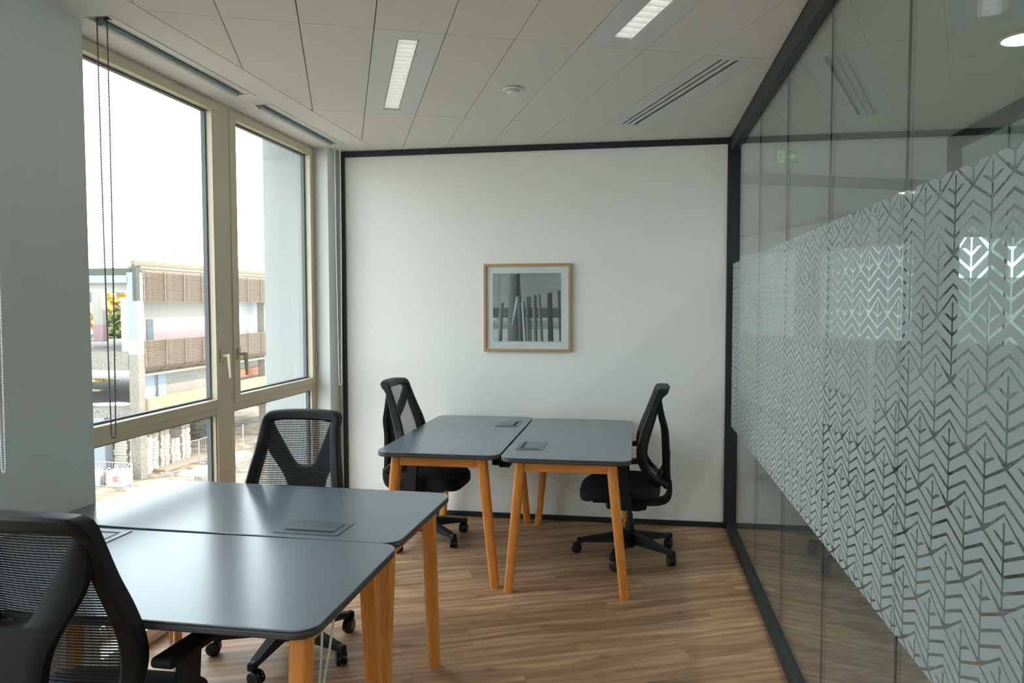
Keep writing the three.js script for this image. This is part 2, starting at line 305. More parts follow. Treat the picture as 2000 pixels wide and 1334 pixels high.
// ---------------------------------------------------------------- roller blinds in the ceiling slot
function makeBlind(z0, z1, chainZ, chainY, chainX, mat, label) {
  const g = base('roller_blind', -2.096, CEIL, (z0 + z1) / 2); tag(g, label, 'blind', 'roller blinds recessed over the windows');
  wpart('slot_frame', merge([box(-2.05, -2.04, CEIL - 0.005, CEIL + 0.1, z0, z1), box(-2.142, -2.05, CEIL + 0.09, CEIL + 0.1, z0, z1), box(-2.152, -2.141, CEIL - 0.004, CEIL + 0.1, z0, z1), box(-2.142, -2.05, CEIL - 0.003, CEIL + 0.02, z0, z0 + 0.03), box(-2.142, -2.05, CEIL - 0.003, CEIL + 0.02, z1 - (z1 > -2.7 && z1 < -2.6 ? 0.0 : 0.02), z1 + 0.001)]), M.white, g);
  wpart('cover_strip', box(-2.092, -2.05, CEIL + 0.002, CEIL + 0.006, z0 + 0.03, z1 - 0.05, 0.001), M.whiteMetal, g);
  wpart('bottom_bar', box(-2.136, -2.110, CEIL - 0.016, CEIL + 0.02, z0 + 0.05, z1 - 0.055, 0.003), M.blindGrey, g);
  wpart('fabric_roll', new THREE.CylinderGeometry(0.026, 0.026, Math.abs(z1 - z0) - 0.08, 16).rotateX(Math.PI / 2).translate(-2.112, CEIL + 0.052, (z0 + z1) / 2), M.blindGrey, g);
  const pts = [], top = CEIL + 0.02, w = chainX[1] - chainX[0], c = (chainX[0] + chainX[1]) / 2, n = Math.round((top - chainY) / 0.0088);
  for (let i = 0; i <= n; i++) { const t = i / n, y = lerp(top, chainY + 0.014, t), sq = lerp(1, 0.45, t * t); pts.push([c - w / 2 * sq, y], [c + w / 2 * sq, y]); }
  for (let k = 1; k < 4; k++) { const a = Math.PI * k / 4; pts.push([c - w * 0.225 * Math.cos(a), chainY + 0.014 - 0.012 * Math.sin(a)]); }
  const one = new THREE.IcosahedronGeometry(0.0037, 1);
  const cord = [-1, 1].map((d) => tube([0, 0.25, 0.5, 0.75, 1].map((t) => [c + d * w / 2 * lerp(1, 0.45, t * t), lerp(top, chainY + 0.014, t), chainZ]), 0.0019, 24, 5));
  wpart('bead_chain', merge(pts.map(([x, y]) => one.clone().translate(x, y, chainZ)).concat(cord)), mat, g);
  return g;
}
makeBlind(-3.83, -2.69, -2.75, 1.012, [-2.143, -2.098], M.bead, 'recessed roller blind with bead chain beside the white pier');
makeBlind(-5.085, -3.98, -5.10, 0.982, [-2.12, -2.078], M.beadWhite, 'recessed roller blind with chain in the far corner');
makeBlind(-2.24, -0.98, -2.205, 0.99, [-2.135, -2.105], M.beadWhite, 'roller blind chain hanging at the left in front of the pier');

// ---------------------------------------------------------------- glass wall to the corridor
const FY0 = 0.72, FY1 = 1.838;
{
  const g = base('wall_right', XG, 0, -2); tag(g, 'glass partition in black rails with a frosted tree pattern', null, null, 'structure');
  wpart('bottom_rail', box(0.63, 0.69, 0, 0.05, ZB, ZR, 0.003), M.trim, g);
  wpart('top_rail', box(0.63, 0.69, CEIL - 0.095, CEIL + 0.02, ZB, ZR, 0.003), M.trim, g);
  wpart('corner_post', box(0.613, 0.699, 0, CEIL, ZB - 0.005, ZB + 0.03, 0.003), M.trim, g);
  const J = [ZB + 0.03, -5.0, -4.25, -3.5, -2.75, -2.0, -1.25, -0.5, 0.25, 1.0, 1.75, 2.5, 3.25, ZR];
  for (let i = 0; i < J.length - 1; i++) {
    const p = wpart('glass_panel', box(0.655, 0.665, 0.045, CEIL - 0.09, J[i] + 0.0015, J[i + 1] - 0.0015), M.glass, g);
    const a = J[i] + 0.003, b = J[i + 1] - 0.003, q = new THREE.PlaneGeometry(b - a, FY1 - FY0).rotateY(-Math.PI / 2).translate(0.6535, (FY0 + FY1) / 2, (a + b) / 2);
    const pos = q.attributes.position, uv = q.attributes.uv;
    for (let k = 0; k < pos.count; k++) uv.setXY(k, (pos.getZ(k) + 1.858) / (2 * CW), (pos.getY(k) - 1.582) / PP);
    wpart('frosted_film', q, M.film, p);
    if (i) wpart('joint_seal', box(0.657, 0.663, 0.05, CEIL - 0.095, J[i] - 0.0016, J[i] + 0.0016), M.seal, g);
  }
}

// ---------------------------------------------------------------- corridor and rooms beyond the glass
{
  const f = base('floor_corridor', 3.5, 0, -5); tag(f, 'grey mottled carpet of the corridor beyond the glass', null, null, 'structure');
  wpart('carpet', metreUV(box(0.69, 8, -0.3, 0.0, -13, ZR), 1.1), M.carpet, f);
  const g = base('ceiling_corridor', 3.5, CEIL, -5); tag(g, 'white tiled ceiling of the corridor beyond the glass', null, null, 'structure');
  wpart('grid_backing', box(0.69, 8, CEIL + 0.012, CEIL + 0.03, -13, ZR), M.voidGrey, g);
  wpart('rear_tiles', box(0.692, 7.9, CEIL, CEIL + 0.0115, ZN, ZR), M.tile, g);
  for (let i = -6; i < 46; i++) for (let j = -6; j < 11; j++) {
    const a0 = -0.756 + i * 0.2975, b0 = 3.181 + j * 1.369, gp = 0.0017;
    const q = clip([at(a0 + gp, b0 + gp), at(a0 + 0.2975 - gp, b0 + gp), at(a0 + 0.2975 - gp, b0 + 1.369 - gp), at(a0 + gp, b0 + 1.369 - gp)], 0.692, 7.9, -13, ZN);
    if (q.length < 3 || Math.abs(polyArea(q)) < 0.002) continue;
    wpart('ceiling_tile', slab(q, CEIL, CEIL + 0.0115, (p) => [p[0], p[1]]), M.tile, g);
  }
  const e = base('wall_corridor', 8, 0, -5); tag(e, 'white window wall closing the offices beyond the corridor', null, null, 'structure');
  wpart('masonry', merge([box(7.9, 8.1, 0, 0.9, -13.2, ZR), box(7.9, 8.1, 2.6, CEIL + 0.12, -13.2, ZR), ...[[-13.2, -6.9], [-5.1, -4.7], [-2.9, -2.5], [-0.7, ZR]].map(([a, b]) => box(7.9, 8.1, 0.9, 2.6, a, b))]), M.wall, e);
  for (const z of [-6.9, -4.7, -2.5]) { const fr = wpart('window_frame', ringX(7.96, 8.02, 0.9, 2.6, z, z + 1.8, 0.05, 0.05, 0.05, 0.05), M.frame, e); wpart('pane', box(7.98, 8.0, 0.94, 2.56, z + 0.04, z + 1.76), M.pane, fr); }
  // far end wall with two window openings
  const w = base('wall_far', 4, 0, -13); tag(w, 'white end wall with windows far beyond the corridor', null, null, 'structure');
  const holes = [[4.9, 5.6, 1.95, 2.66], [5.8, 6.75, 1.95, 2.5]];
  const q = [box(0.5, 8, 0, 1.95, -13.2, -13), box(0.5, 8, 2.66, CEIL + 0.12, -13.2, -13), box(0.5, 4.9, 1.95, 2.66, -13.2, -13), box(5.6, 5.8, 1.95, 2.66, -13.2, -13), box(6.75, 8, 1.95, 2.66, -13.2, -13), box(5.8, 6.75, 2.5, 2.66, -13.2, -13)];
  wpart('masonry', merge(q), M.wall, w);
  for (const [x0, x1, y0, y1] of holes) { const fr = wpart('window_frame', ringZ(-13.12, -13.06, x0, x1, y0, y1, 0.03), M.trim, w); wpart('pane', box(x0 + 0.02, x1 - 0.02, y0 + 0.02, y1 - 0.02, -13.1, -13.08), M.pane, fr); }
  tag(mesh('wall_side', box(0.5, 0.70, 0, CEIL + 0.12, -13, ZB - 0.16), M.wall), 'white wall beside the corridor past the far wall', null, null, 'structure');
}
// straight glass partitions in black rails, from a to b on the floor
function makePartition(ax, az, bx, bz, n, label, post) {
  const dx = bx - ax, dz = bz - az, L = Math.hypot(dx, dz), g = base('glass_partition', ax, 0, az, -Math.atan2(dz, dx));
  tag(g, label, 'glass partition', 'black railed glass partitions across the corridor');
  mesh('top_rail', box(0, L, CEIL - 0.09, CEIL - 0.001, -0.03, 0.03, 0.002), M.trim, g);
  mesh('bottom_rail', box(0, L, 0.001, 0.06, -0.03, 0.03, 0.002), M.trim, g);
  for (let i = 0; i < n; i++) mesh('glass_panel', box(L * i / n + 0.004, L * (i + 1) / n - 0.004, 0.055, CEIL - 0.085, -0.004, 0.004), M.glass, g);
  for (let i = 1; i < n; i++) mesh('joint_seal', box(L * i / n - 0.003, L * i / n + 0.003, 0.06, CEIL - 0.09, -0.005, 0.005), M.seal, g);
  if (post) mesh('end_post', box(-0.035, 0.035, 0.001, CEIL - 0.001, -0.035, 0.035, 0.002), M.trim, g);
  return g;
}
makePartition(2.12, -5.53, 2.12, ZR - 0.05, 13, 'glass partition facing ours across the corridor, ending in a black post', true);
makePartition(0.89, -6.77, 4.1, -6.77 - 3.21 * 0.4056, 4, 'black railed glass partition crossing the end of the corridor at a slant', false);
{
  const g = base('room_divider', 2.75, 0, -9.4, -Math.atan2(-3.43, -1.05)); tag(g, 'white slanting office wall with dark top rail behind the corridor glass', 'wall');
  mesh('board', box(0, 3.5, 0.001, CEIL - 0.06, -0.04, 0.04), M.wall, g);
  mesh('top_rail', box(0, 3.5, CEIL - 0.06, CEIL - 0.002, -0.045, 0.045), M.trim, g);
}
{ // exit sign hung from the corridor ceiling
  const g = base('exit_sign', 1.066, CEIL - 0.14, -5.72, 0.05); tag(g, 'green exit sign with running figure and arrow above the corridor', 'sign');
  mesh('housing', box(-0.087, 0.087, 0.012, 0.128, -0.012, 0.012, 0.002), M.white, g);
  mesh('hanger', box(-0.087, 0.087, 0.127, 0.1385, -0.016, 0.016, 0.001), M.whiteMetal, g);
  const c = document.createElement('canvas'); c.width = 480; c.height = 300; const k = c.getContext('2d');
  k.fillStyle = '#2f9a66'; k.fillRect(0, 0, 480, 300); k.fillStyle = '#eef6ee'; k.fillRect(60, 30, 140, 240);
  k.fillStyle = '#2f9a66'; k.beginPath(); k.arc(140, 62, 19, 0, 7); k.fill();
  k.strokeStyle = '#2f9a66'; k.lineCap = 'round'; k.lineJoin = 'round';
  const ln = (w, p) => { k.lineWidth = w; k.beginPath(); p.forEach(([x, y], i) => (i ? k.lineTo(x, y) : k.moveTo(x, y))); k.stroke(); };
  ln(34, [[138, 100], [122, 160]]); ln(18, [[135, 100], [170, 125], [196, 118]]); ln(18, [[132, 100], [92, 108], [80, 142]]); ln(22, [[124, 162], [160, 190], [150, 250]]); ln(22, [[120, 165], [106, 212], [64, 214]]);
  k.fillStyle = '#eef6ee'; k.beginPath(); [[235, 132], [350, 132], [318, 92], [362, 92], [430, 150], [362, 208], [318, 208], [350, 168], [235, 168]].forEach(([x, y], i) => (i ? k.lineTo(x, y) : k.moveTo(x, y))); k.fill();
  const t = new THREE.CanvasTexture(c); t.colorSpace = THREE.SRGBColorSpace;
  mesh('sign_face', new THREE.PlaneGeometry(0.168, 0.108).translate(0, 0.07, 0.0125), S({ map: t, roughness: 0.4, emissive: lin(1, 1, 1), emissiveMap: t, emissiveIntensity: 0.12 }), g);
}
function makeDownlight(x, z, label) {
  const g = base('downlight', x, CEIL - 0.012, z); tag(g, label, 'ceiling light', 'round downlights in the corridor ceiling');
  mesh('trim_ring', new THREE.LatheGeometry([[0.088, 0.0115], [0.098, 0.0115], [0.1, 0.006], [0.094, 0.001], [0.087, 0.003]].map((p) => new THREE.Vector2(...p)), 32), M.white, g);
  mesh('diffuser', new THREE.CylinderGeometry(0.087, 0.087, 0.006, 32).translate(0, 0.006, 0), M.downlamp, g);
  const l = new THREE.SpotLight(lin(1, 0.93, 0.85), 4.5, 0, 1.5, 1, 2); l.name = 'downlight_beam'; l.position.set(0, -0.004, 0); l.target.position.set(0, -1, 0); l.castShadow = true; l.shadow.radius = 1; g.add(l, l.target);
}
makeDownlight(1.63, -3.56, 'round lit downlight in the corridor ceiling near the camera');
makeDownlight(1.63, -0.6, 'round lit downlight in the corridor ceiling beside the camera, out of the frame');
makeDownlight(2.72, -8.2, 'round lit downlight far down behind the corridor glass');

// ---------------------------------------------------------------- ceiling fittings
const tileAt = (i, j) => at(-0.756 + (i + 0.5) * 0.2975, 3.181 + (j + 0.5) * 1.369);
const GT = -Math.atan2(E2[1], E2[0]);      // local x runs along the tile
function makeCeilingLight(i, j, label) {
  const [x, z] = tileAt(i, j), g = base('ceiling_light', x, CEIL, z, GT); tag(g, label, 'ceiling light', 'recessed linear ceiling lights');
  const L = 0.683, W = 0.1472, l = 0.6, w = 0.045;
  mesh('panel', merge([box(-L, L, 0, 0.01, w, W), box(-L, L, 0, 0.01, -W, -w), box(-L, -l, 0, 0.01, -w, w), box(l, L, 0, 0.01, -w, w)]), M.whiteMetal, g);
  mesh('reflector', merge([box(-l, l, 0.01, 0.075, w, w + 0.004), box(-l, l, 0.01, 0.075, -w - 0.004, -w), box(-l, l, 0.07, 0.075, -w, w), box(-l - 0.004, -l, 0.01, 0.075, -w, w), box(l, l + 0.004, 0.01, 0.075, -w, w)]), M.white, g);
  for (let k = 0; k < 21; k++) { const u = lerp(-l + 0.03, l - 0.03, k / 20); mesh('louvre_blade', taper({ c: V3(u, 0.003, 0), u: V3(0.0012, 0, 0), v: V3(0, 0, w) }, { c: V3(u, 0.036, 0), u: V3(0.004, 0, 0), v: V3(0, 0, w) }), M.louvre, g); }
  for (const s of [-1, 1]) mesh('side_louvre', taper({ c: V3(0, 0.002, s * (w - 0.004)), u: V3(l, 0, 0), v: V3(0, 0, 0.001) }, { c: V3(0, 0.04, s * (w - 0.009)), u: V3(l, 0, 0), v: V3(0, 0, 0.003) }), M.louvre, g);
  mesh('lamp_tube', new THREE.CylinderGeometry(0.008, 0.008, 1.14, 12).rotateZ(Math.PI / 2).translate(0, 0.056, 0), M.lamp, g);
  const r = new THREE.RectAreaLight(lin(1, 0.97, 0.92), 0.9, 1.14, 0.07); r.name = 'lamp_light'; r.position.set(0, 0.047, 0); r.rotation.x = -Math.PI / 2; g.add(r);
}
makeCeilingLight(3, 0, 'recessed louvred linear light in the ceiling nearer the window');
makeCeilingLight(6, -1, 'recessed louvred linear light cut by the top edge of the photo');
{
  const [x, z] = tileAt(8, 0), g = base('air_vent', x, CEIL, z, GT); tag(g, 'white ceiling air vent with three long dark slots', 'air vent');
  const L = 0.683, W = 0.1472, l = 0.635, ys = [[-W, -0.050], [-0.037, -0.012], [0.0, 0.027], [0.046, W]];
  ys.forEach(([a, b], k) => mesh(k % 3 ? 'slat' : 'side_panel', box(-l, l, k % 3 ? 0.001 : 0, 0.003, a, b), M.whiteMetal, g));
  for (const s of [-1, 1]) mesh('end_panel', box(s * l, s * L, 0, 0.003, -W, W), M.whiteMetal, g);
  mesh('duct', merge([box(-l, l, 0.08, 0.084, -0.07, 0.07), box(-l, l, 0.003, 0.08, 0.066, 0.07), box(-l, l, 0.003, 0.08, -0.07, -0.066), box(-l, -l + 0.004, 0.003, 0.08, -0.066, 0.066), box(l - 0.004, l, 0.003, 0.08, -0.066, 0.066)]), M.duct, g);
}
{
  const g = base('smoke_detector', -0.643, CEIL - 0.034, -3.934); tag(g, 'small round white smoke detector on the ceiling', 'smoke detector');
  mesh('base_ring', new THREE.LatheGeometry([[0, 0.033], [0.052, 0.033], [0.054, 0.026], [0.046, 0.021], [0, 0.021]].map((p) => new THREE.Vector2(...p)), 32), M.white, g);
  mesh('sensor_head', new THREE.LatheGeometry([[0, 0.002], [0.024, 0.002], [0.032, 0.008], [0.034, 0.021], [0, 0.021]].map((p) => new THREE.Vector2(...p)), 32), M.white, g);
}

// ---------------------------------------------------------------- framed picture
{
  const g = base('framed_picture', -0.77, 1.222, ZB); tag(g, 'oak framed black and white photo of beach posts on the far wall', 'picture');
  const w = 0.317, h = 0.632;
  mesh('frame', ringZ(0.001, 0.026, -w, w, 0, h, 0.019, 0.0015), M.oakFrame, g);
  mesh('mount', box(-w + 0.012, w - 0.012, 0.012, h - 0.012, 0.003, 0.012), M.mat, g);
  const N = 800, c = document.createElement('canvas'); c.width = c.height = N; const k = c.getContext('2d');
  const grey = (v0, b = 6, v = Math.min(240, Math.round(v0 * 1.22))) => `rgb(${v},${v + 3},${v + b})`;
  for (let y = 0; y < N; y++) { const t = y / N; let v; if (t < 0.5) v = 128 + 22 * t + 10 * fbm(1, t * 9, 3); else if (t < 0.645) v = 74 + 14 * n2(3, t * 120); else if (t < 0.7) v = 172 + 30 * n2(5, t * 90); else if (t < 0.81) v = 126 + 18 * n2(7, t * 60); else v = 168 + 10 * n2(9, t * 50); k.fillStyle = grey(Math.round(v)); k.fillRect(0, y, N, 1); }
  for (let i = 0; i < 500; i++) { const y = lerp(0.5, 0.83, rnd()) * N, x = rnd() * N; k.fillStyle = `rgba(${rnd() < 0.5 ? '235,240,242' : '60,64,68'},0.16)`; k.fillRect(x, y, 30 + rnd() * 90, 2); }
  const post = (x0, x1, top, x0b, x1b, lo, hi, bot = 0.985) => { // lit left side, darker right side, streaked along the wood
    for (let s = 0; s < 26; s++) { const a = s / 26, b = (s + 1.1) / 26, v = Math.round(lerp(hi, lo, sstep(0.05, 0.75, a)) + 16 * n2(x0 * 90 + s * 0.9, 4)); k.fillStyle = grey(v, 7);
      k.beginPath(); k.moveTo(lerp(x0, x1, a) * N, (top + 0.012 * n2(s * 0.3, x0 * 9)) * N); k.lineTo(lerp(x0, x1, b) * N, (top + 0.012 * n2((s + 1) * 0.3, x0 * 9)) * N); k.lineTo(lerp(x0b, x1b, b) * N, bot * N); k.lineTo(lerp(x0b, x1b, a) * N, bot * N); k.fill(); } };
  post(0.245, 0.395, 0.01, 0.215, 0.45, 52, 108); post(0.10, 0.16, 0.425, 0.07, 0.135, 50, 150); post(0.345, 0.43, 0.335, 0.27, 0.30, 70, 190, 0.78);
  post(0.36, 0.415, 0.335, 0.38, 0.44, 62, 118); post(0.42, 0.47, 0.42, 0.46, 0.5, 60, 205); post(0.483, 0.53, 0.34, 0.5, 0.545, 66, 128); post(0.535, 0.562, 0.335, 0.55, 0.575, 48, 70);
  post(0.575, 0.645, 0.315, 0.60, 0.66, 62, 134); post(0.66, 0.70, 0.30, 0.69, 0.745, 66, 140); post(0.80, 0.868, 0.285, 0.81, 0.89, 40, 72); post(0.945, 0.99, 0.25, 0.975, 1.0, 38, 84);
  k.strokeStyle = 'rgba(45,48,52,0.75)'; k.lineWidth = 3; for (const y of [0.685, 0.645]) { k.beginPath(); k.moveTo(0.05 * N, y * N); for (let x = 0.05; x < 1; x += 0.03) k.lineTo(x * N, (y + 0.02 * n2(x * 7, y * 30)) * N); k.stroke(); }
  const t = new THREE.CanvasTexture(c); t.colorSpace = THREE.SRGBColorSpace;
  mesh('print', box(-0.25, 0.247, 0.068, 0.562, 0.0118, 0.0128).translate(0, 0, 0), M.mat, g);
  mesh('photograph', new THREE.PlaneGeometry(0.495, 0.495).translate(-0.003, 0.316, 0.0132), S({ map: t, roughness: 0.7 }), g);
  mesh('glazing', box(-w + 0.014, w - 0.014, 0.014, h - 0.014, 0.017, 0.019), M.pane, g);
}

// ---------------------------------------------------------------- desks: local x along the 1.4 m, z along the 0.7 m
function roundRect(w, d, r) { const s = new THREE.Shape(), a = w / 2, b = d / 2; s.moveTo(-a + r, -b); s.lineTo(a - r, -b); s.absarc(a - r, -b + r, r, -Math.PI / 2, 0); s.lineTo(a, b - r); s.absarc(a - r, b - r, r, 0, Math.PI / 2); s.lineTo(-a + r, b); s.absarc(-a + r, b - r, r, Math.PI / 2, Math.PI); s.lineTo(-a, -b + r); s.absarc(-a + r, -b + r, r, Math.PI, 1.5 * Math.PI); return s; }
const DL = 1.4, DW = 0.695, DH = 0.75;
const deskGeo = (() => {
  const top = metreUV(new THREE.ExtrudeGeometry(roundRect(DL - 0.006, DW - 0.006, 0.062), { depth: 0.002, bevelEnabled: true, bevelThickness: 0.0015, bevelSize: 0.003, bevelSegments: 2, curveSegments: 12 }).rotateX(-Math.PI / 2).translate(0, DH - 0.0036, 0));
  const body = new THREE.ExtrudeGeometry(roundRect(DL - 0.03, DW - 0.03, 0.05), { depth: 0.009, bevelEnabled: true, bevelThickness: 0.008, bevelSize: 0.0145, bevelSegments: 3, curveSegments: 12 }).rotateX(-Math.PI / 2).translate(0, DH - 0.0212, 0);
  const leg = (s) => { // in its end frame: top leans inward
    const g = new THREE.ExtrudeGeometry(roundRect(0.056, 0.056, 0.014), { depth: 1, bevelEnabled: false, curveSegments: 4, steps: 1 }).rotateX(-Math.PI / 2);
    const p = g.attributes.position; for (let i = 0; i < p.count; i++) { const t = p.getY(i), k = lerp(0.82, 1, t); p.setXYZ(i, p.getX(i) * k, t * 0.722, p.getZ(i) * k + s * lerp(0.313, 0.242, t)); }
    g.computeVertexNormals(); const c = toCreasedNormals(g, 0.6); return metreUV(c, 2.2);
  };
  return { top, body, legs: [leg(-1), leg(1)], rail: metreUV(new RoundedBoxGeometry(0.045, 0.055, 0.44, 2, 0.006).translate(0, 0.6945, 0), 2.2), brace: new RoundedBoxGeometry(0.045, 0.03, 0.03, 1, 0.004) };
})();
// swap the wood's uv so that its grain follows the rail
{ const uv = deskGeo.rail.attributes.uv; for (let i = 0; i < uv.count; i++) uv.setXY(i, uv.getY(i), uv.getX(i)); }
function makeDesk(x, z, turn, label, mod, tray) {
  const g = base('desk', x, 0, z, turn); tag(g, label, 'desk', 'grey desks on splayed wooden legs');
  const t = mesh('tabletop', deskGeo.top, M.desk, g); mesh('edge', deskGeo.body, M.deskEdge, t);
  for (const s of [-1, 1]) {
    for (const k of [0, 1]) { const l = mesh('leg', deskGeo.legs[k], M.beech, g); l.position.x = s * (DL / 2 - 0.075); }
    const r = mesh('end_rail', deskGeo.rail, M.beech, g); r.position.x = s * (DL / 2 - 0.075);
  }
  for (const s of [-1, 1]) mesh('side_beam', box(-DL / 2 + 0.1, DL / 2 - 0.1, 0.69, 0.722, s * 0.2 - 0.012, s * 0.2 + 0.012), M.deskBlack, g);
  mesh('cable_tray', merge([box(-0.55, 0.55, 0.665, 0.669, tray * 0.33 - 0.045, tray * 0.33 + 0.012), box(-0.55, 0.55, 0.669, 0.72, tray * 0.33 - 0.045, tray * 0.33 - 0.042), box(-0.55, 0.55, 0.669, 0.72, tray * 0.33 + 0.009, tray * 0.33 + 0.012)]), M.deskBlack, g);
  // flush power box: mod = [x, z, flip]
  const [mx, mz, f] = mod, m = new THREE.Group(); m.name = 'power_box'; m.position.set(mx, DH, mz); g.add(m);
  mesh('surround', box(-0.122, 0.122, 0.0002, 0.0028, -0.077, 0.077, 0.0015), M.module, m);
  mesh('slot', box(-0.094, 0.094, 0.0028, 0.0032, -0.055, 0.055), M.moduleSlot, m);
  mesh('lid', box(-0.0925, 0.0925, 0.003, 0.0046, f > 0 ? -0.036 : -0.0535, f > 0 ? 0.0535 : 0.036, 0.0006), M.module, m);
  return g;
}
makeDesk(-1.485, -2.058, -0.004, 'nearest grey desk, its rounded corner facing the camera', [-0.415, -0.25, 1], -1);
makeDesk(-1.485, -2.772, -0.03, 'grey desk pushed behind the nearest one, beside the window', [0.345, 0.232, -1], 1);
makeDesk(-1.071, -4.613, Math.PI / 2, 'left of the two grey desks standing against the far wall', [-0.36 + 0.73, 0.227, -1], 1);
makeDesk(-0.363, -4.567, Math.PI / 2, 'right of the two grey desks standing against the far wall', [-0.345, -0.222, 1], -1);

// ---------------------------------------------------------------- mesh back task chairs: facing -z, base turned on its own
const chairGeo = (() => {
  const back = [[0.475, 0.205], [0.52, 0.155], [0.57, 0.112], [0.63, 0.086], [0.70, 0.078], [0.80, 0.098], [0.90, 0.133], [1.0, 0.168], [1.07, 0.192]];
  const half = [[0.475, 0.11], [0.50, 0.165], [0.55, 0.203], [0.62, 0.222], [0.70, 0.221], [0.80, 0.206], [0.90, 0.188], [1.0, 0.178], [1.03, 0.172], [1.05, 0.15]];
  const zb = (x, y) => curveAt(back, y) - 0.55 * x * x, hw = (y) => curveAt(half, y);
  // perimeter frame, closed sweep
  const path = []; for (const y of [0.50, 0.54, 0.59, 0.65, 0.72, 0.80, 0.88, 0.95, 1.0]) path.push([hw(y), y]);
  path.push([0.176, 1.03], [0.166, 1.045], [0.12, 1.052], [0, 1.055], [-0.12, 1.052], [-0.166, 1.045], [-0.176, 1.03]);
  for (const y of [1.0, 0.95, 0.88, 0.80, 0.72, 0.65, 0.59, 0.54, 0.50]) path.push([-hw(y), y]);
  path.push([-0.12, 0.478], [0, 0.47], [0.12, 0.478]);
  const curve = new THREE.CatmullRomCurve3(path.map(([x, y]) => V3(x, y, 0)), true, 'centripetal'), N = 110, R = [];
  const sec = [[-1, -0.7], [-0.6, -1], [0.6, -1], [1, -0.7], [1, 0.7], [0.6, 1], [-0.6, 1], [-1, 0.7]];
  for (let i = 0; i < N; i++) { const p = curve.getPointAt(i / N), t = curve.getTangentAt(i / N), n = V3(t.y, -t.x, 0); const w = 0.022 + 0.003 * sstep(0.62, 0.5, p.y), dp = 0.022 + 0.008 * sstep(0.55, 0.7, p.y) * sstep(1.0, 0.8, p.y) + 0.01 * sstep(0.99, 1.04, p.y); R.push(sec.map(([a, b]) => { const q = p.clone().addScaledVector(n, (a - 1) * w + 0.012); q.z = zb(q.x, clamp(q.y, 0.475, 1.07)) + b * dp + dp - 0.012; return q; })); }
  const pos = [], K = sec.length;
  for (let i = 0; i < N; i++) for (let k = 0; k < K; k++) { const a = R[i][k], b = R[(i + 1) % N][k], c = R[(i + 1) % N][(k + 1) % K], d = R[i][(k + 1) % K]; for (const q of [a, c, b, a, d, c]) pos.push(q.x, q.y, q.z); }
  let frame = new THREE.BufferGeometry(); frame.setAttribute('position', new THREE.Float32BufferAttribute(pos, 3)); frame = toCreasedNormals(mergeVertices(frame), 0.7);
  // woven net: rows of horizontal threads with fine uprights
  const net = [];
  const strip = (P) => { const q = []; for (let i = 0; i < P.length - 1; i++) { const [a, b] = [P[i], P[i + 1]]; q.push(...a[0], ...b[0], ...b[1], ...a[0], ...b[1], ...a[1]); } net.push(...q); };
  for (let y = 0.492; y < 1.035; y += 0.0078) { const h = hw(y) - 0.004, row = []; for (let i = 0; i <= 10; i++) { const x = lerp(-h, h, i / 10); row.push([[x, y, zb(x, y) - 0.004], [x, y + 0.005, zb(x, y + 0.005) - 0.004]]); } strip(row); }
  for (let i = -9; i <= 9; i++) { const col = []; for (let j = 0; j <= 14; j++) { const y = lerp(0.5, 1.03, j / 14), x = hw(y) * i / 9.6; col.push([[x - 0.0006, y, zb(x, y) - 0.0036], [x + 0.0006, y, zb(x, y) - 0.0036]]); } strip(col); }
  const netG = new THREE.BufferGeometry(); netG.setAttribute('position', new THREE.Float32BufferAttribute(net, 3)); netG.computeVertexNormals();
  // Y shaped support behind the net: two mirrored halves, each a thick strip between its inner and outer edge
  const outer = [[0.44, 0.07], [0.52, 0.072], [0.60, 0.077], [0.68, 0.085], [0.735, 0.098], [0.79, 0.126], [0.85, 0.158], [0.89, 0.172], [0.93, 0.176], [1.0, 0.17], [1.03, 0.165]], inner = [[0.797, 0], [0.799, 0.025], [0.806, 0.042], [0.82, 0.055], [0.85, 0.070], [0.90, 0.093], [0.96, 0.12], [1.0, 0.137], [1.03, 0.146]], yz = [[0.44, 0.226], [0.60, 0.220], [0.70, 0.216], [0.80, 0.21], [0.86, 0.2], [0.93, 0.19], [1.0, 0.182], [1.03, 0.182]];
  const sup = merge([-1, 1].map((d) => {
    const rows = [0.44, 0.47, 0.52, 0.57, 0.62, 0.66, 0.70, 0.735, 0.765, 0.79, 0.797, 0.798, 0.80, 0.804, 0.81, 0.82, 0.84, 0.87, 0.90, 0.93, 0.96, 0.99, 1.02], Q = [], K = 10;
    for (const y of rows) { const xa = y <= 0.797 ? 0 : curveAt(inner, y), xb = curveAt(outer, y), z = curveAt(yz, y), th = lerp(0.044, 0.03, sstep(0.75, 1.0, y)); const ring = []; for (let k = 0; k < K; k++) { const t = k < 5 ? k / 4 : (9 - k) / 4, x = lerp(xa, xb, t), face = k < 5 ? 1 : -1, rim = Math.abs(t - 0.5) > 0.49 && !(xa === 0 && t < 0.5) ? 0.6 : 1; ring.push(V3(d * x, y, z - 0.55 * x * x * sstep(0.75, 0.9, y) + face * th / 2 * rim)); } Q.push(ring); }
    const pos = []; const quad = (a, b, c, e) => { for (const v of d > 0 ? [a, b, c, a, c, e] : [a, c, b, a, e, c]) pos.push(v.x, v.y, v.z); };
    for (let i = 0; i < Q.length - 1; i++) for (let k = 0; k < K; k++) { if (k === 9 && rows[i] < 0.797) continue; quad(Q[i][k], Q[i][(k + 1) % K], Q[i + 1][(k + 1) % K], Q[i + 1][k]); }
    for (const r of [Q[0], Q[Q.length - 1]]) for (let k = 0; k < 4; k++) quad(r[k], r[9 - k], r[8 - k], r[k + 1]);
    const g = new THREE.BufferGeometry(); g.setAttribute('position', new THREE.Float32BufferAttribute(pos, 3)); return toCreasedNormals(mergeVertices(g), 0.9);
  }));
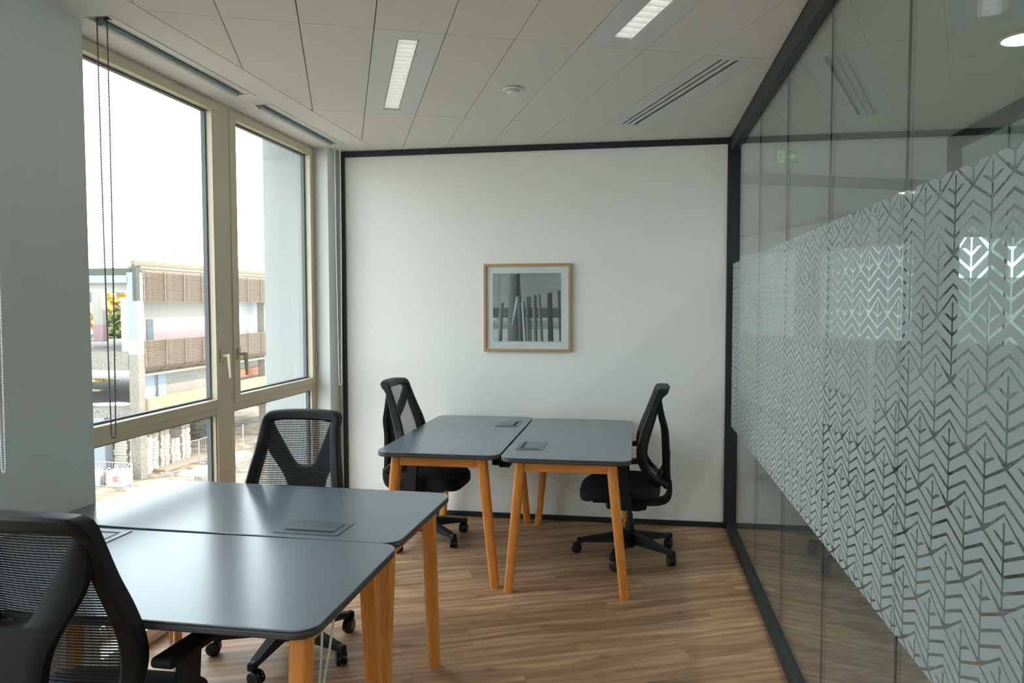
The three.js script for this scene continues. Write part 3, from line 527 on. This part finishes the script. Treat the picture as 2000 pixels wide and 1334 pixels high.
  // lower link from support to the net frame
  const link = taper({ c: V3(0, 0.60, 0.216), u: V3(0.06, 0, 0), v: V3(0, 0.03, 0.012) }, { c: V3(0, 0.515, 0.175), u: V3(0.07, 0, 0), v: V3(0, 0.02, 0.012) });
  const arm = (() => { const c = new THREE.CatmullRomCurve3([V3(0, 0.47, 0.241), V3(0, 0.405, 0.241), V3(0, 0.362, 0.222), V3(0, 0.344, 0.17), V3(0, 0.340, 0.08), V3(0, 0.345, 0)]); const q = [], F = []; for (let i = 0; i <= 16; i++) { const p = c.getPointAt(i / 16), t = c.getTangentAt(i / 16), n = V3(0, -t.z, t.y); F.push([[-1, -1], [1, -1], [1, 1], [-1, 1]].map(([a, b]) => p.clone().add(V3(a * 0.055, 0, 0)).addScaledVector(n, b * 0.014))); } for (let i = 0; i < 16; i++) for (let k = 0; k < 4; k++) { const a = F[i][k], b = F[i + 1][k], d = F[i][(k + 1) % 4], e = F[i + 1][(k + 1) % 4]; for (const v of [a, e, b, a, d, e]) q.push(v.x, v.y, v.z); } const g = new THREE.BufferGeometry(); g.setAttribute('position', new THREE.Float32BufferAttribute(q, 3)); return toCreasedNormals(mergeVertices(g), 0.8); })();
  // cushion: squared-off pad with a falling front edge
  const seat = (() => { const g = new THREE.SphereGeometry(1, 48, 28), p = g.attributes.position, sg = (v, e) => Math.sign(v) * Math.abs(v) ** e; for (let i = 0; i < p.count; i++) { const x = p.getX(i), y = p.getY(i), z = p.getZ(i), r = Math.hypot(x, z) || 1, k = Math.abs(y) < 0.999 ? r ** 0.28 / r : 0, cx = x * k, cz = z * k, ln = Math.hypot(cx, cz) || 1, m = Math.max(Math.abs(cx / ln) ** 4 + Math.abs(cz / ln) ** 4, 0.1) ** -0.25; const X = cx * m * 0.242, Z = cz * m * 0.245; let Y = sg(y, 0.55) * 0.047; Y += -0.035 * sstep(-0.08, -0.25, Z) + 0.008 * (X / 0.24) ** 2 * (y > 0 ? 1 : 0); p.setXYZ(i, X, Y + 0.437, Z - 0.06); } g.computeVertexNormals(); return g; })();
  const pad = (() => { const g = new RoundedBoxGeometry(0.082, 0.028, 0.245, 3, 0.013), p = g.attributes.position; for (let i = 0; i < p.count; i++) { const z = p.getZ(i); p.setX(i, p.getX(i) * (1 - 0.2 * Math.abs(z) / 0.12)); p.setY(i, p.getY(i) - 0.02 * (z / 0.12) ** 2 * (z < 0 ? 1 : 0.25)); } g.computeVertexNormals(); return g.translate(0, 0.654, -0.055); })();
  const post = merge([taper({ c: V3(0, 0.642, -0.05), u: V3(0.017, 0, 0), v: V3(0, 0, 0.033) }, { c: V3(0, 0.43, -0.03), u: V3(0.017, 0, 0), v: V3(0, 0, 0.030) }), taper({ c: V3(0, 0.45, -0.03), u: V3(0.02, 0, 0), v: V3(0, 0, 0.036) }, { c: V3(0, 0.36, -0.02), u: V3(0.02, 0, 0), v: V3(0, 0, 0.04) })]);
  const link2 = (sx) => taper({ c: V3(sx * 0.285, 0.372, -0.02), u: V3(0, 0.012, 0), v: V3(0, 0, 0.035) }, { c: V3(sx * 0.06, 0.352, -0.01), u: V3(0, 0.012, 0), v: V3(0, 0, 0.045) });
  const mech = merge([new RoundedBoxGeometry(0.17, 0.07, 0.25, 2, 0.02).translate(0, 0.335, -0.02), new RoundedBoxGeometry(0.11, 0.05, 0.17, 2, 0.02).translate(0, 0.31, -0.01), box(-0.19, 0.19, 0.368, 0.392, -0.22, 0.12, 0.008)]);
  const lever = merge([new THREE.CylinderGeometry(0.006, 0.006, 0.16, 8).rotateZ(Math.PI / 2).translate(0.15, 0.335, -0.08), new RoundedBoxGeometry(0.06, 0.012, 0.03, 1, 0.005).translate(0.24, 0.335, -0.08)]);
  const gas = new THREE.LatheGeometry([[0, 0.07], [0.028, 0.07], [0.028, 0.2], [0.024, 0.206], [0.02, 0.206], [0.02, 0.262], [0.014, 0.264], [0.014, 0.33], [0, 0.33]].map((p) => new THREE.Vector2(...p)), 24);
  const hub = new THREE.LatheGeometry([[0, 0.055], [0.034, 0.055], [0.045, 0.075], [0.047, 0.14], [0.038, 0.16], [0, 0.16]].map((p) => new THREE.Vector2(...p)), 24);
  const leg = merge([taper({ c: V3(0.03, 0.118, 0), u: V3(0, 0.034, 0), v: V3(0, 0, 0.028) }, { c: V3(0.298, 0.082, 0), u: V3(0, 0.012, 0), v: V3(0, 0, 0.017) }), new RoundedBoxGeometry(0.036, 0.036, 0.036, 2, 0.009).translate(0.31, 0.077, 0)]);
  const hood = merge([cyl(0.007, 0.007, 0.03, 0, 0.045, 0, 8), new THREE.CylinderGeometry(0.026, 0.026, 0.014, 16, 1, false, 0, Math.PI).rotateX(Math.PI / 2).rotateY(Math.PI / 2).translate(0, 0.03, -0.018), new RoundedBoxGeometry(0.016, 0.028, 0.03, 1, 0.004).translate(0, 0.043, -0.008)]);
  const wheel = new THREE.LatheGeometry([[0, -0.0095], [0.022, -0.0095], [0.0285, -0.006], [0.0285, 0.006], [0.022, 0.0095], [0, 0.0095]].map((p) => new THREE.Vector2(...p)), 24).rotateZ(Math.PI / 2);
  const slot = merge([box(-0.03, -0.004, 0.615, 0.662, 0.2405, 0.2445, 0.001), box(0.004, 0.03, 0.615, 0.662, 0.2405, 0.2445, 0.001)]);
  return { frame, net: netG, sup, link, arm, seat, pad, post, link2: [link2(-1), link2(1)], mech, lever, gas, hub, leg, hood, wheel, slot };
})();
function makeChair(x, z, turn, baseTurn, label) {
  const g = base('task_chair', x, 0, z, turn), C = chairGeo; tag(g, label, 'office chair', 'black mesh back task chairs');
  mesh('seat', C.seat, M.seat, g);
  const f = mesh('backrest_frame', C.frame, M.plastic, g); mesh('backrest_net', C.net, M.net, g); mesh('frame_link', C.link, M.plastic, f);
  const s = mesh('back_support', C.sup, M.plasticGrey, g); mesh('lumbar_slider', C.slot, M.plastic, s);
  mesh('back_arm', C.arm, M.plastic, g);
  [-1, 1].forEach((d, i) => { const a = mesh('armrest', C.pad, M.plasticGrey, g); a.position.x = d * 0.282; const p = mesh('arm_post', C.post, M.plastic, g); p.position.x = d * 0.285; mesh('arm_bracket', C.link2[i], M.plastic, g); });
  const m = mesh('tilt_mechanism', C.mech, M.plastic, g); mesh('lever', C.lever, M.plastic, m);
  mesh('gas_lift', C.gas, M.plastic, g); mesh('base_hub', C.hub, M.plastic, g);
  for (let k = 0; k < 5; k++) {
    const a = baseTurn - turn + k * 2 * Math.PI / 5, l = mesh('base_leg', C.leg, M.plastic, g); l.rotation.y = a;
    const c = mesh('caster', C.hood, M.caster, g); c.position.set(Math.cos(a) * 0.312, 0, -Math.sin(a) * 0.312); c.rotation.y = a + 0.9 + k * 1.3;
    for (const d of [-1, 1]) { const w = mesh('wheel', C.wheel, M.caster, c); w.scale.setScalar(1.12); w.position.set(d * 0.0135, 0.0321, -0.018); }
  }
  return g;
}
makeChair(-1.464, -1.748, 0.0, 0.4, 'black mesh task chair in the left foreground, seen from behind');
makeChair(-1.535, -3.10, Math.PI + 0.03, -0.35, 'black mesh task chair with its back to the window corner, facing the camera');
makeChair(-1.40, -4.77, -Math.PI / 2 - 0.05, -0.6, 'black mesh task chair at the left far desk, facing right');
makeChair(-0.03, -4.655, Math.PI / 2, -0.62, 'black mesh task chair at the right far desk, facing left');

// ---------------------------------------------------------------- cables
const cable = (pts, r, label) => tag(mesh(numbered('power_cable'), tube(pts, r, 60), M.cable), label, 'cable', 'white power cables under the desks');
cable([[-0.93, 0.70, -2.10], [-0.92, 0.5, -2.06], [-0.93, 0.3, -2.02], [-0.97, 0.18, -1.97], [-1.0, 0.06, -1.93], [-1.02, 0.006, -1.9], [-1.2, 0.006, -1.98]], 0.004, 'white cable hanging behind the nearest wooden leg and turning on the floor');
cable([[-0.89, 0.70, -2.12], [-0.90, 0.52, -2.07], [-0.925, 0.3, -2.01], [-0.96, 0.12, -1.93], [-1.0, 0.006, -1.88], [-1.05, 0.006, -1.94]], 0.004, 'white cable hanging straight beside its twin under the nearest desk');
cable([[-1.62, 0.64, -2.50], [-1.66, 0.5, -2.47], [-1.68, 0.3, -2.47], [-1.7, 0.08, -2.49], [-1.72, 0.006, -2.55], [-1.9, 0.006, -2.65]], 0.004, 'white cable under the middle of the near desks beside the caster');
cable([[-0.62, 0.66, -4.9], [-0.60, 0.40, -5.1], [-0.55, 0.32, -5.24], [-0.42, 0.23, -5.28], [-0.25, 0.22, -5.29], [-0.1, 0.3, -5.28], [-0.05, 0.5, -5.25]], 0.0055, 'white cable sagging low along the far wall under the right desk');
cable([[-0.60, 0.60, -5.0], [-0.57, 0.40, -5.15], [-0.5, 0.325, -5.27], [-0.35, 0.30, -5.29], [-0.2, 0.29, -5.29], [-0.12, 0.4, -5.27]], 0.0035, 'thin white cable above the sagging one along the far wall');

// ---------------------------------------------------------------- outside: concrete car park across the street
const GY = -5.6;
const X = {
  ground: S({ map: groundTex, color: lin(0.8, 0.76, 0.7), roughness: 1 }), asphalt: S({ map: asphaltTex, color: lin(1.25, 1.22, 1.2), roughness: 0.95 }), concrete: S({ map: concreteTex, color: lin(0.52, 0.52, 0.52), roughness: 0.95 }), rib: S({ map: ribTex, color: lin(0.70, 0.66, 0.63), roughness: 0.95 }),
  coping: S({ color: lin(0.5, 0.44, 0.35), map: concreteTex, roughness: 0.9 }), moss: S({ color: lin(0.075, 0.08, 0.062), roughness: 1 }), cream: S({ color: lin(0.37, 0.335, 0.29), roughness: 0.9 }), pink: S({ color: lin(0.38, 0.235, 0.24), roughness: 0.9 }),
  paleBlue: S({ color: lin(0.25, 0.26, 0.285), roughness: 0.9 }), lilac: S({ color: lin(0.33, 0.29, 0.36), roughness: 0.9 }), greyWall: S({ color: lin(0.42, 0.40, 0.37), roughness: 0.95 }), door: S({ color: lin(0.10, 0.12, 0.14), roughness: 0.7 }), ochre: S({ color: lin(0.40, 0.26, 0.14), roughness: 0.9 }),
  louvre: S({ color: lin(0.47, 0.47, 0.46), roughness: 0.7 }), red: S({ color: lin(0.55, 0.16, 0.09), roughness: 0.8 }), block: S({ color: lin(0.44, 0.39, 0.33), roughness: 0.9 }), dot: S({ color: lin(0.05, 0.045, 0.04), roughness: 0.9 }), bag: S({ color: lin(0.42, 0.41, 0.40), roughness: 0.85 }), bagRed: S({ color: lin(0.5, 0.17, 0.12), roughness: 0.8 }),
  steel: S({ color: lin(0.45, 0.46, 0.46), roughness: 0.4, metalness: 0.7 }), board: S({ color: lin(0.36, 0.26, 0.18), roughness: 0.9 }), water: P({ color: lin(0.02, 0.02, 0.02), roughness: 0.03, specularIntensity: 1 }), leafY: S({ color: lin(0.55, 0.38, 0.08), roughness: 0.9, side: THREE.DoubleSide }), leafG: S({ color: lin(0.17, 0.20, 0.07), roughness: 0.9, side: THREE.DoubleSide }), bark: S({ color: lin(0.12, 0.09, 0.06), roughness: 1 }), farWall: S({ color: lin(0.50, 0.48, 0.45), roughness: 0.9 }), farRoof: S({ color: lin(0.28, 0.28, 0.30), roughness: 0.9 }), cladding: S({ color: lin(0.34, 0.40, 0.48), roughness: 0.6 }),
};
tag(mesh('ground', metreUV(box(-140, -2.6, GY - 0.4, GY, -160, 30), 0.12), X.ground), 'sandy building site ground in front of the car park', null, null, 'structure');

{ // the building: its long front at x = -20 runs away from the camera, its near end is open
  const g = base('car_park', -24, GY, -34); tag(g, 'weathered concrete car park with ribbed bands across the street', 'building');
  const panelGeo = (upper) => { // ribbed shell, extruded along the front
    const pr = []; const y0 = upper ? 1.72 : -1.42, y1 = upper ? 3.2 : 0.06, n = 22;
    for (let i = 0; i <= n; i++) { const t = i / n, y = lerp(y0, y1, t), bend = upper ? -0.42 * sstep(0.80, 1.06, t) : -0.55 * sstep(0.30, -0.08, t); pr.push([bend + 0.022, y], [bend - 0.016, y + 0.5 * (y1 - y0) / n]); }
    const s = new THREE.Shape(); pr.forEach(([a, y], i) => (i ? s.lineTo(a, y) : s.moveTo(a, y))); for (const [a, y] of [...pr].reverse()) s.lineTo(a - 0.12, y);
    return metreUV(new THREE.ExtrudeGeometry(s, { depth: 1.365, bevelEnabled: false }), 0.45);
  };
  const rimGeo = (upper) => { const y0 = upper ? 1.72 : -1.42, y1 = upper ? 3.2 : 0.06, s = new THREE.Shape(), q = []; for (let i = 0; i <= 12; i++) { const t = i / 12; q.push([(upper ? -0.42 * sstep(0.80, 1.06, t) : -0.55 * sstep(0.30, -0.08, t)), lerp(y0, y1, t)]); } q.forEach(([a, y], i) => (i ? s.lineTo(a + 0.05, y) : s.moveTo(a + 0.05, y))); [...q].reverse().forEach(([a, y]) => s.lineTo(a - 0.14, y)); return metreUV(new THREE.ExtrudeGeometry(s, { depth: 0.05, bevelEnabled: false }), 0.6); };
  for (const up of [true, false]) {
    const geo = panelGeo(up), rim = rimGeo(up), b = g.position;
    for (let k = 0; k < 13; k++) {
      const m = mesh('ribbed_panel', geo, X.rib, g); m.position.set(-20 - b.x, -b.y, -27.95 - 1.395 * (k + 1) + 0.03 - b.z);
      const r = mesh('panel_rim', rim, X.coping, m); r.position.z = 1.345;
    }
    const y0 = up ? 1.72 : -1.42, y1 = up ? 3.2 : 0.06;
    wpart('band_return', box(-20.7, -20.1, y1 - 0.12, y1 - 0.02, -46, -27.95), X.concrete, g);
    wpart('band_return', box(-20.7, -20.15, y0 + 0.02, y0 + 0.12, -46, -27.95), X.concrete, g);
  }
  wpart('coping', box(-20.55, -20.38, 3.16, 3.42, -46.2, -27.95), X.coping, g);
  wpart('roof_moss', metreUV(box(-20.30, -20.12, 3.12, 3.2, -46, -27.9)), X.moss, g);
  wpart('roof', merge([box(-46, -20.55, 2.95, 3.1, -31.5, -27.75), box(-26, -20.55, 2.95, 3.1, -46, -31.5)]), X.concrete, g);
  wpart('upper_deck', box(-46, -20.3, -0.75, -0.38, -39, -27.55), X.asphalt, g);
  wpart('upper_soffit', box(-46, -20.3, -0.95, -0.75, -39, -27.6), X.concrete, g);
  wpart('lower_deck', box(-46, -20.05, -3.1, -2.72, -46, -27.6), X.asphalt, g);
  // open near end: roof beam and deck beam
  wpart('roof_beam', box(-46, -20.4, 2.48, 2.78, -27.75, -27.45), X.paleBlue, g);
  wpart('roof_edge', box(-46, -20.3, 2.78, 3.05, -27.85, -27.55), X.moss, g);
  wpart('roof_ledge', box(-46, -20.4, 2.1, 2.48, -28.2, -27.9), X.greyWall, g);
  wpart('deck_beam', box(-46, -20.45, -1.1, -0.36, -27.75, -27.5), X.concrete, g);
  // corner column in painted sections
  const c = wpart('column', box(-20.42, -20.0, GY, -0.45, -27.92, -27.5), X.concrete, g);
  wpart('column_paint', box(-20.425, -19.995, 0.12, 2.9, -27.925, -27.495), X.paleBlue, c);
  wpart('column_paint', box(-20.425, -19.995, -0.45, 0.12, -27.925, -27.495), X.lilac, c);
  wpart('column_moss', box(-20.15, -19.98, 1.75, 3.1, -27.7, -27.48), X.moss, c);
  // rear rooms along the front
  wpart('rear_wall', box(-21.4, -21.2, 0.42, 1.9, -46, -28.9), X.cream, g);
  wpart('painted_band', box(-21.4, -21.2, -0.4, 0.42, -46, -28.9), X.pink, g);
  wpart('return_wall', box(-21.25, -20.75, -0.4, 1.9, -29.0, -28.2), X.greyWall, g);
  wpart('return_band', box(-20.76, -20.74, -0.4, 0.3, -28.55, -28.2), X.pink, g);
  wpart('downpipe', cyl(0.04, 0.04, 2.3, -20.7, -0.4, -28.62, 8), X.board, g);
  wpart('stair_door', box(-21.22, -21.17, -0.4, 0.95, -30.2, -29.75), X.door, g);
  for (let k = 0; k < 12; k++) wpart('cladding_board', box(-21.16, -21.12, 0.0 + k * 0.15, 0.145 + k * 0.15, -42, -35.0), X.louvre, g);
  for (const z of [-38.4, -46]) wpart('front_post', box(-20.6, -20.2, GY, 1.7, z - 0.35, z), X.concrete, g);
  wpart('lower_wall', box(-21.5, -21.3, -2.72, -0.9, -46, -30.3), X.cream, g);
  wpart('service_door', box(-21.3, -21.2, -2.72, -1.35, -30.2, -29.35), X.cladding, g);
  wpart('service_door', box(-21.3, -21.2, -2.72, -1.3, -31.05, -30.5), X.cladding, g);
  wpart('red_fascia', box(-21.1, -21.0, -2.35, -1.9, -46, -36.2), X.red, g);
  wpart('ochre_edge', box(-20.1, -19.9, -3.75, -2.32, -46, -27.95), X.ochre, g);
  // inner columns seen through the open end
  for (const [x, z] of [[-29.3, -37.2], [-34.5, -31], [-38, -37.5]]) { const p = wpart('inner_column', box(x - 0.3, x + 0.3, -0.38, 2.95, z - 0.2, z + 0.2), X.cream, g); wpart('painted_foot', box(x - 0.31, x + 0.31, -0.38, 0.5, z - 0.21, z + 0.21), X.pink, p); }
  wpart('lower_column', box(-22.35, -21.7, GY, -3.1, -28.1, -27.6), X.paleBlue, g);
  for (const [x, z, r, y] of [[-27.6, -33.5, 0.8, -2.718], [-31, -38, 1.2, -2.718], [-22.4, -28.9, 0.75, -2.718], [-30.5, -36.5, 1.4, -0.378], [-25.2, -31.5, 0.6, -0.378], [-29, -34, 0.9, -2.718]]) { const q = []; for (let i = 0; i < 18; i++) { const a = i / 18 * Math.PI * 2, k = r * (1 + 0.25 * n2(Math.cos(a) + x, Math.sin(a) + z)); q.push([x + Math.cos(a) * k * 1.5, z + Math.sin(a) * k * 0.8]); } wpart('puddle', slab(q, y - 0.02, y + 0.004, (p) => p), X.water, g); }
}
// stacks of packed blocks under the deck
{
  const body = metreUV(new RoundedBoxGeometry(0.62, 0.122, 0.66, 1, 0.024)), hole = new THREE.CylinderGeometry(0.03, 0.03, 0.02, 8).rotateZ(Math.PI / 2);
  const nth = ['', 'second', 'third', 'fourth', 'fifth', 'sixth', 'seventh', 'eighth', 'ninth', 'tenth', 'eleventh', 'twelfth', 'thirteenth', 'fourteenth'];
  const put = (x, y, z, turn, name) => { const o = new THREE.Group(); o.name = numbered('packed_block'); o.position.set(x, y, z); o.rotation.y = turn; scene.add(o); mesh('block', body, X.block, o); const h = mesh('lifting_hole', hole, X.dot, o); h.position.set(0.306, 0.01, 0.06); tag(o, name, 'block', 'pale blocks stacked under the car park'); };
  for (const [x, z, n, l] of [[-20.95, -29.3, 14, 'in the first stack right of the concrete column'], [-20.95, -30.08, 15, 'in the second stack right of the concrete column'], [-20.95, -30.86, 9, 'in the low third stack under the car park'], [-20.95, -31.65, 14, 'in the fourth stack under the car park'], [-20.58, -28.35, 13, 'in the stack just left of the concrete column'], [-21.34, -28.4, 12, 'in the outer stack left of the concrete column']])
    for (let k = 0; k < n; k++) put(x + (rnd() - 0.5) * 0.07, GY + 0.061 + k * 0.1225, z + (rnd() - 0.5) * 0.05, (rnd() - 0.5) * 0.05, k === n - 1 ? `topmost pale block ${l}` : k ? `pale block ${nth[n - 1 - k]} from the top ${l}` : `lowest pale block ${l}`);
}
function makeBag(x, z, s, turn, label) { // slumped builder's bag with four loops
  const g = base('builders_bag', x, GY, z, turn); tag(g, label, 'bag', 'white builder bags by the site fence');
  const b = new THREE.BoxGeometry(1, 1, 1, 10, 8, 10), p = b.attributes.position;
  for (let i = 0; i < p.count; i++) { const v = V3(p.getX(i), p.getY(i), p.getZ(i)), r = V3(v.x, 0, v.z).length(), k = 1 + 0.18 * (0.25 - v.y * v.y) * 2 - 0.12 * (r > 0.6 ? 1 : 0), n = n2(v.x * 4 + x, v.y * 4 + v.z * 3) * 0.06; p.setXYZ(i, v.x * (k + n) * s, (v.y + 0.5) * 0.78 * s + (v.y > 0.4 ? n * 1.6 : 0), v.z * (k + n) * s); }
  b.computeVertexNormals(); mesh('sack', b, X.bag, g);
  mesh('printed_patch', new RoundedBoxGeometry(0.34 * s, 0.3 * s, 0.02, 1, 0.008).translate(0.05, 0.42 * s, 0.535 * s), X.bagRed, g);
  for (const [a, c] of [[-1, -1], [1, -1], [1, 1], [-1, 1]]) mesh('lifting_loop', tube([[a * 0.4 * s, 0.7 * s, c * 0.4 * s], [a * 0.44 * s, 0.95 * s, c * 0.42 * s], [a * 0.3 * s, 1.0 * s, c * 0.36 * s], [a * 0.26 * s, 0.72 * s, c * 0.38 * s]], 0.018, 16, 5), X.bag, g);
}
makeBag(-21.3, -26.3, 0.72, 0.5, 'white builder bag standing nearest the white pier outside');
makeBag(-20.3, -26.6, 0.74, 0.2, 'white builder bag with red print in front of the pale blocks');
function makeFence(x, z, turn, n, label) { // site fence on feet
  const g = base('site_fence', x, GY, z, turn); tag(g, label, 'fence', 'wire site fences');
  const w = 2.2, h = 1.1; for (let k = 0; k < n; k++) {
    mesh('fence_frame', merge([tube([[k * w, 0.05, 0], [k * w, h - 0.1, 0], [k * w + 0.12, h, 0], [k * w + w - 0.2, h, 0], [k * w + w - 0.08, h - 0.1, 0], [k * w + w - 0.08, 0.05, 0]], 0.02, 40, 6), tube([[k * w, 0.18, 0], [k * w + w - 0.08, 0.18, 0]], 0.014, 2, 6)]), X.steel, g);
    const bars = []; for (let i = 1; i < 14; i++) bars.push(box(k * w + i * 0.15 - 0.004, k * w + i * 0.15 + 0.004, 0.18, h, -0.004, 0.004)); mesh('fence_bars', merge(bars), X.steel, g);
    mesh('foot', box(k * w - 0.05, k * w + 0.05, 0, 0.06, -0.3, 0.3), X.greyWall, g);
  }
}
makeFence(-19.6, -28.6, 1.5, 2, 'grey site fence in front of the pale blocks');
makeFence(-19.0, -25.6, 3.05, 1, 'grey site fence behind the builder bags');
{
  const g = base('barrier_post', -18.6, GY, -33.1); tag(g, 'thin grey barrier post on a flat foot out on the site road', 'post');
  mesh('foot', new THREE.CylinderGeometry(0.32, 0.38, 0.09, 16).translate(0, 0.045, 0), X.greyWall, g); mesh('pole', cyl(0.03, 0.03, 1.35, 0, 0.09, 0, 10), X.steel, g);
}
{ // kerbs, slabs and rubble on the ground
  const plank = (x, z, turn, l, w, h, y, m, label) => tag(mesh(numbered('site_board'), metreUV(new RoundedBoxGeometry(l, h, w, 1, 0.01), 0.5), m), label, 'board').position.set(x, GY + y + h / 2, z), last = () => scene.children[scene.children.length - 1];
  [[-20.12, -30.5, 1.55, 3.2, 0.55, 0.12, 0, X.board, 'brown board lying along the foot of the pale blocks'], [-18.4, -31.3, 1.5, 1.5, 0.9, 0.25, 0, X.greyWall, 'grey panel lying behind the site fence'], [-18.4, -29.2, 1.45, 1.8, 0.9, 0.1, 0, X.louvre, 'pale corrugated sheet lying on the ground inside the fence'], [-18.3, -35.4, 1.5, 2.4, 0.5, 0.35, 0, X.concrete, 'concrete beam lying beyond the pale sheet'], [-21.15, -27.35, 0.1, 1.2, 0.4, 0.35, 0, X.board, 'dark heap of boards behind the builder bags']].forEach(([x, z, t, ...r]) => { plank(x, z, t, ...r); last().rotation.y = t; });
  tag(mesh('kerb_wall', metreUV(box(-17.3, -16.9, GY, GY + 0.35, -46, -27), 0.4), X.concrete), 'low concrete kerb wall along the site road', 'wall');
  tag(mesh('site_hoarding', metreUV(merge([...Array(14).keys()].map((k) => box(-29.06, -29, GY, GY + 2.6, -70 + k * 1.5, -68.52 + k * 1.5))), 0.4), X.cream), 'pale hoarding boards closing the site road in the distance', 'fence');
  const r = []; for (let i = 0; i < 160; i++) { const s = 0.08 + rnd() * 0.3; r.push(new THREE.IcosahedronGeometry(s, 0).scale(1, 0.6, 1).rotateY(rnd() * 6).translate(-27.5 + rnd() * 5, GY + s * 0.3, -56 + rnd() * 7)); }
  tag(mesh('rubble', metreUV(merge(r), 0.5), X.ground), 'heap of pale broken rubble in front of the hoarding', 'rubble', null, 'stuff');
}
function makeTree(x, y, z, w, h, mat, label) {
  const g = base('tree', x, y, z); tag(g, label, 'tree', 'trees beyond the car park');
  mesh('trunk', cyl(0.2, 0.12, h * 0.5, 0, 0, 0, 8), X.bark, g);
  const q = []; for (let i = 0; i < 900; i++) { const a = rnd() * 6.283, t = Math.acos(2 * rnd() - 1), r = Math.cbrt(rnd()), s = 0.18 + rnd() * 0.25; q.push(new THREE.CircleGeometry(s, 5).rotateX(rnd() * 6).rotateY(rnd() * 6).translate(Math.sin(t) * Math.cos(a) * r * w, h * 0.6 + Math.cos(t) * r * h * 0.42, Math.sin(t) * Math.sin(a) * r * w)); }
  mesh('foliage', merge(q), mat, g);
}
makeTree(-53.5, GY, -70, 2.2, 8.5, X.leafY, 'yellow autumn tree seen through the open end of the car park');
makeTree(-50.2, GY, -67, 1.9, 7, X.leafG, 'olive green tree right of the yellow one behind the car park');
makeTree(-57.5, GY, -68, 2.0, 8, X.leafY, 'golden tree at the left edge of the window view');
{ // far houses
  const g = base('apartment_house', -75, GY, -100); tag(g, 'far pale apartment house above the autumn trees', 'building');
  mesh('wall', box(-12, 12, 0, 10.2, -4, 4), X.farWall, g); mesh('roof', box(-12.3, 12.3, 10.2, 12.2, -3, 4.2), X.farRoof, g);
  for (let i = 0; i < 9; i++) for (let j = 0; j < 3; j++) { const w = mesh('window', box(-11 + i * 2.6, -9.7 + i * 2.6, 1.4 + j * 3.1, 3.0 + j * 3.1, 3.98, 4.05), X.door, g); mesh('window_lintel', box(-11.1 + i * 2.6, -9.6 + i * 2.6, 3.0 + j * 3.1, 3.15 + j * 3.1, 3.98, 4.1), X.louvre, w); }
}
{ // distant tower crane, only its jib clears the roofs
  const g = base('tower_crane', -79.4, GY, -120); tag(g, 'far tower crane whose thin jib shows above the car park', 'crane');
  mesh('mast', box(-0.12, 0.12, 0, 16.6, -0.12, 0.12), X.steel, g);
  mesh('jib', merge([box(-1.2, 6.5, 16.6, 16.75, -0.2, 0.2), box(-1.2, 6.5, 17.1, 17.2, -0.06, 0.06)]), X.steel, g); mesh('counterweight', box(-1.2, -0.3, 16.3, 17.2, -0.4, 0.4), X.greyWall, g);
}

for (const o of scene.children) o.traverse((m) => { if (m.isMesh) m.castShadow = m.receiveShadow = true; });
renderer.render(scene, camera);
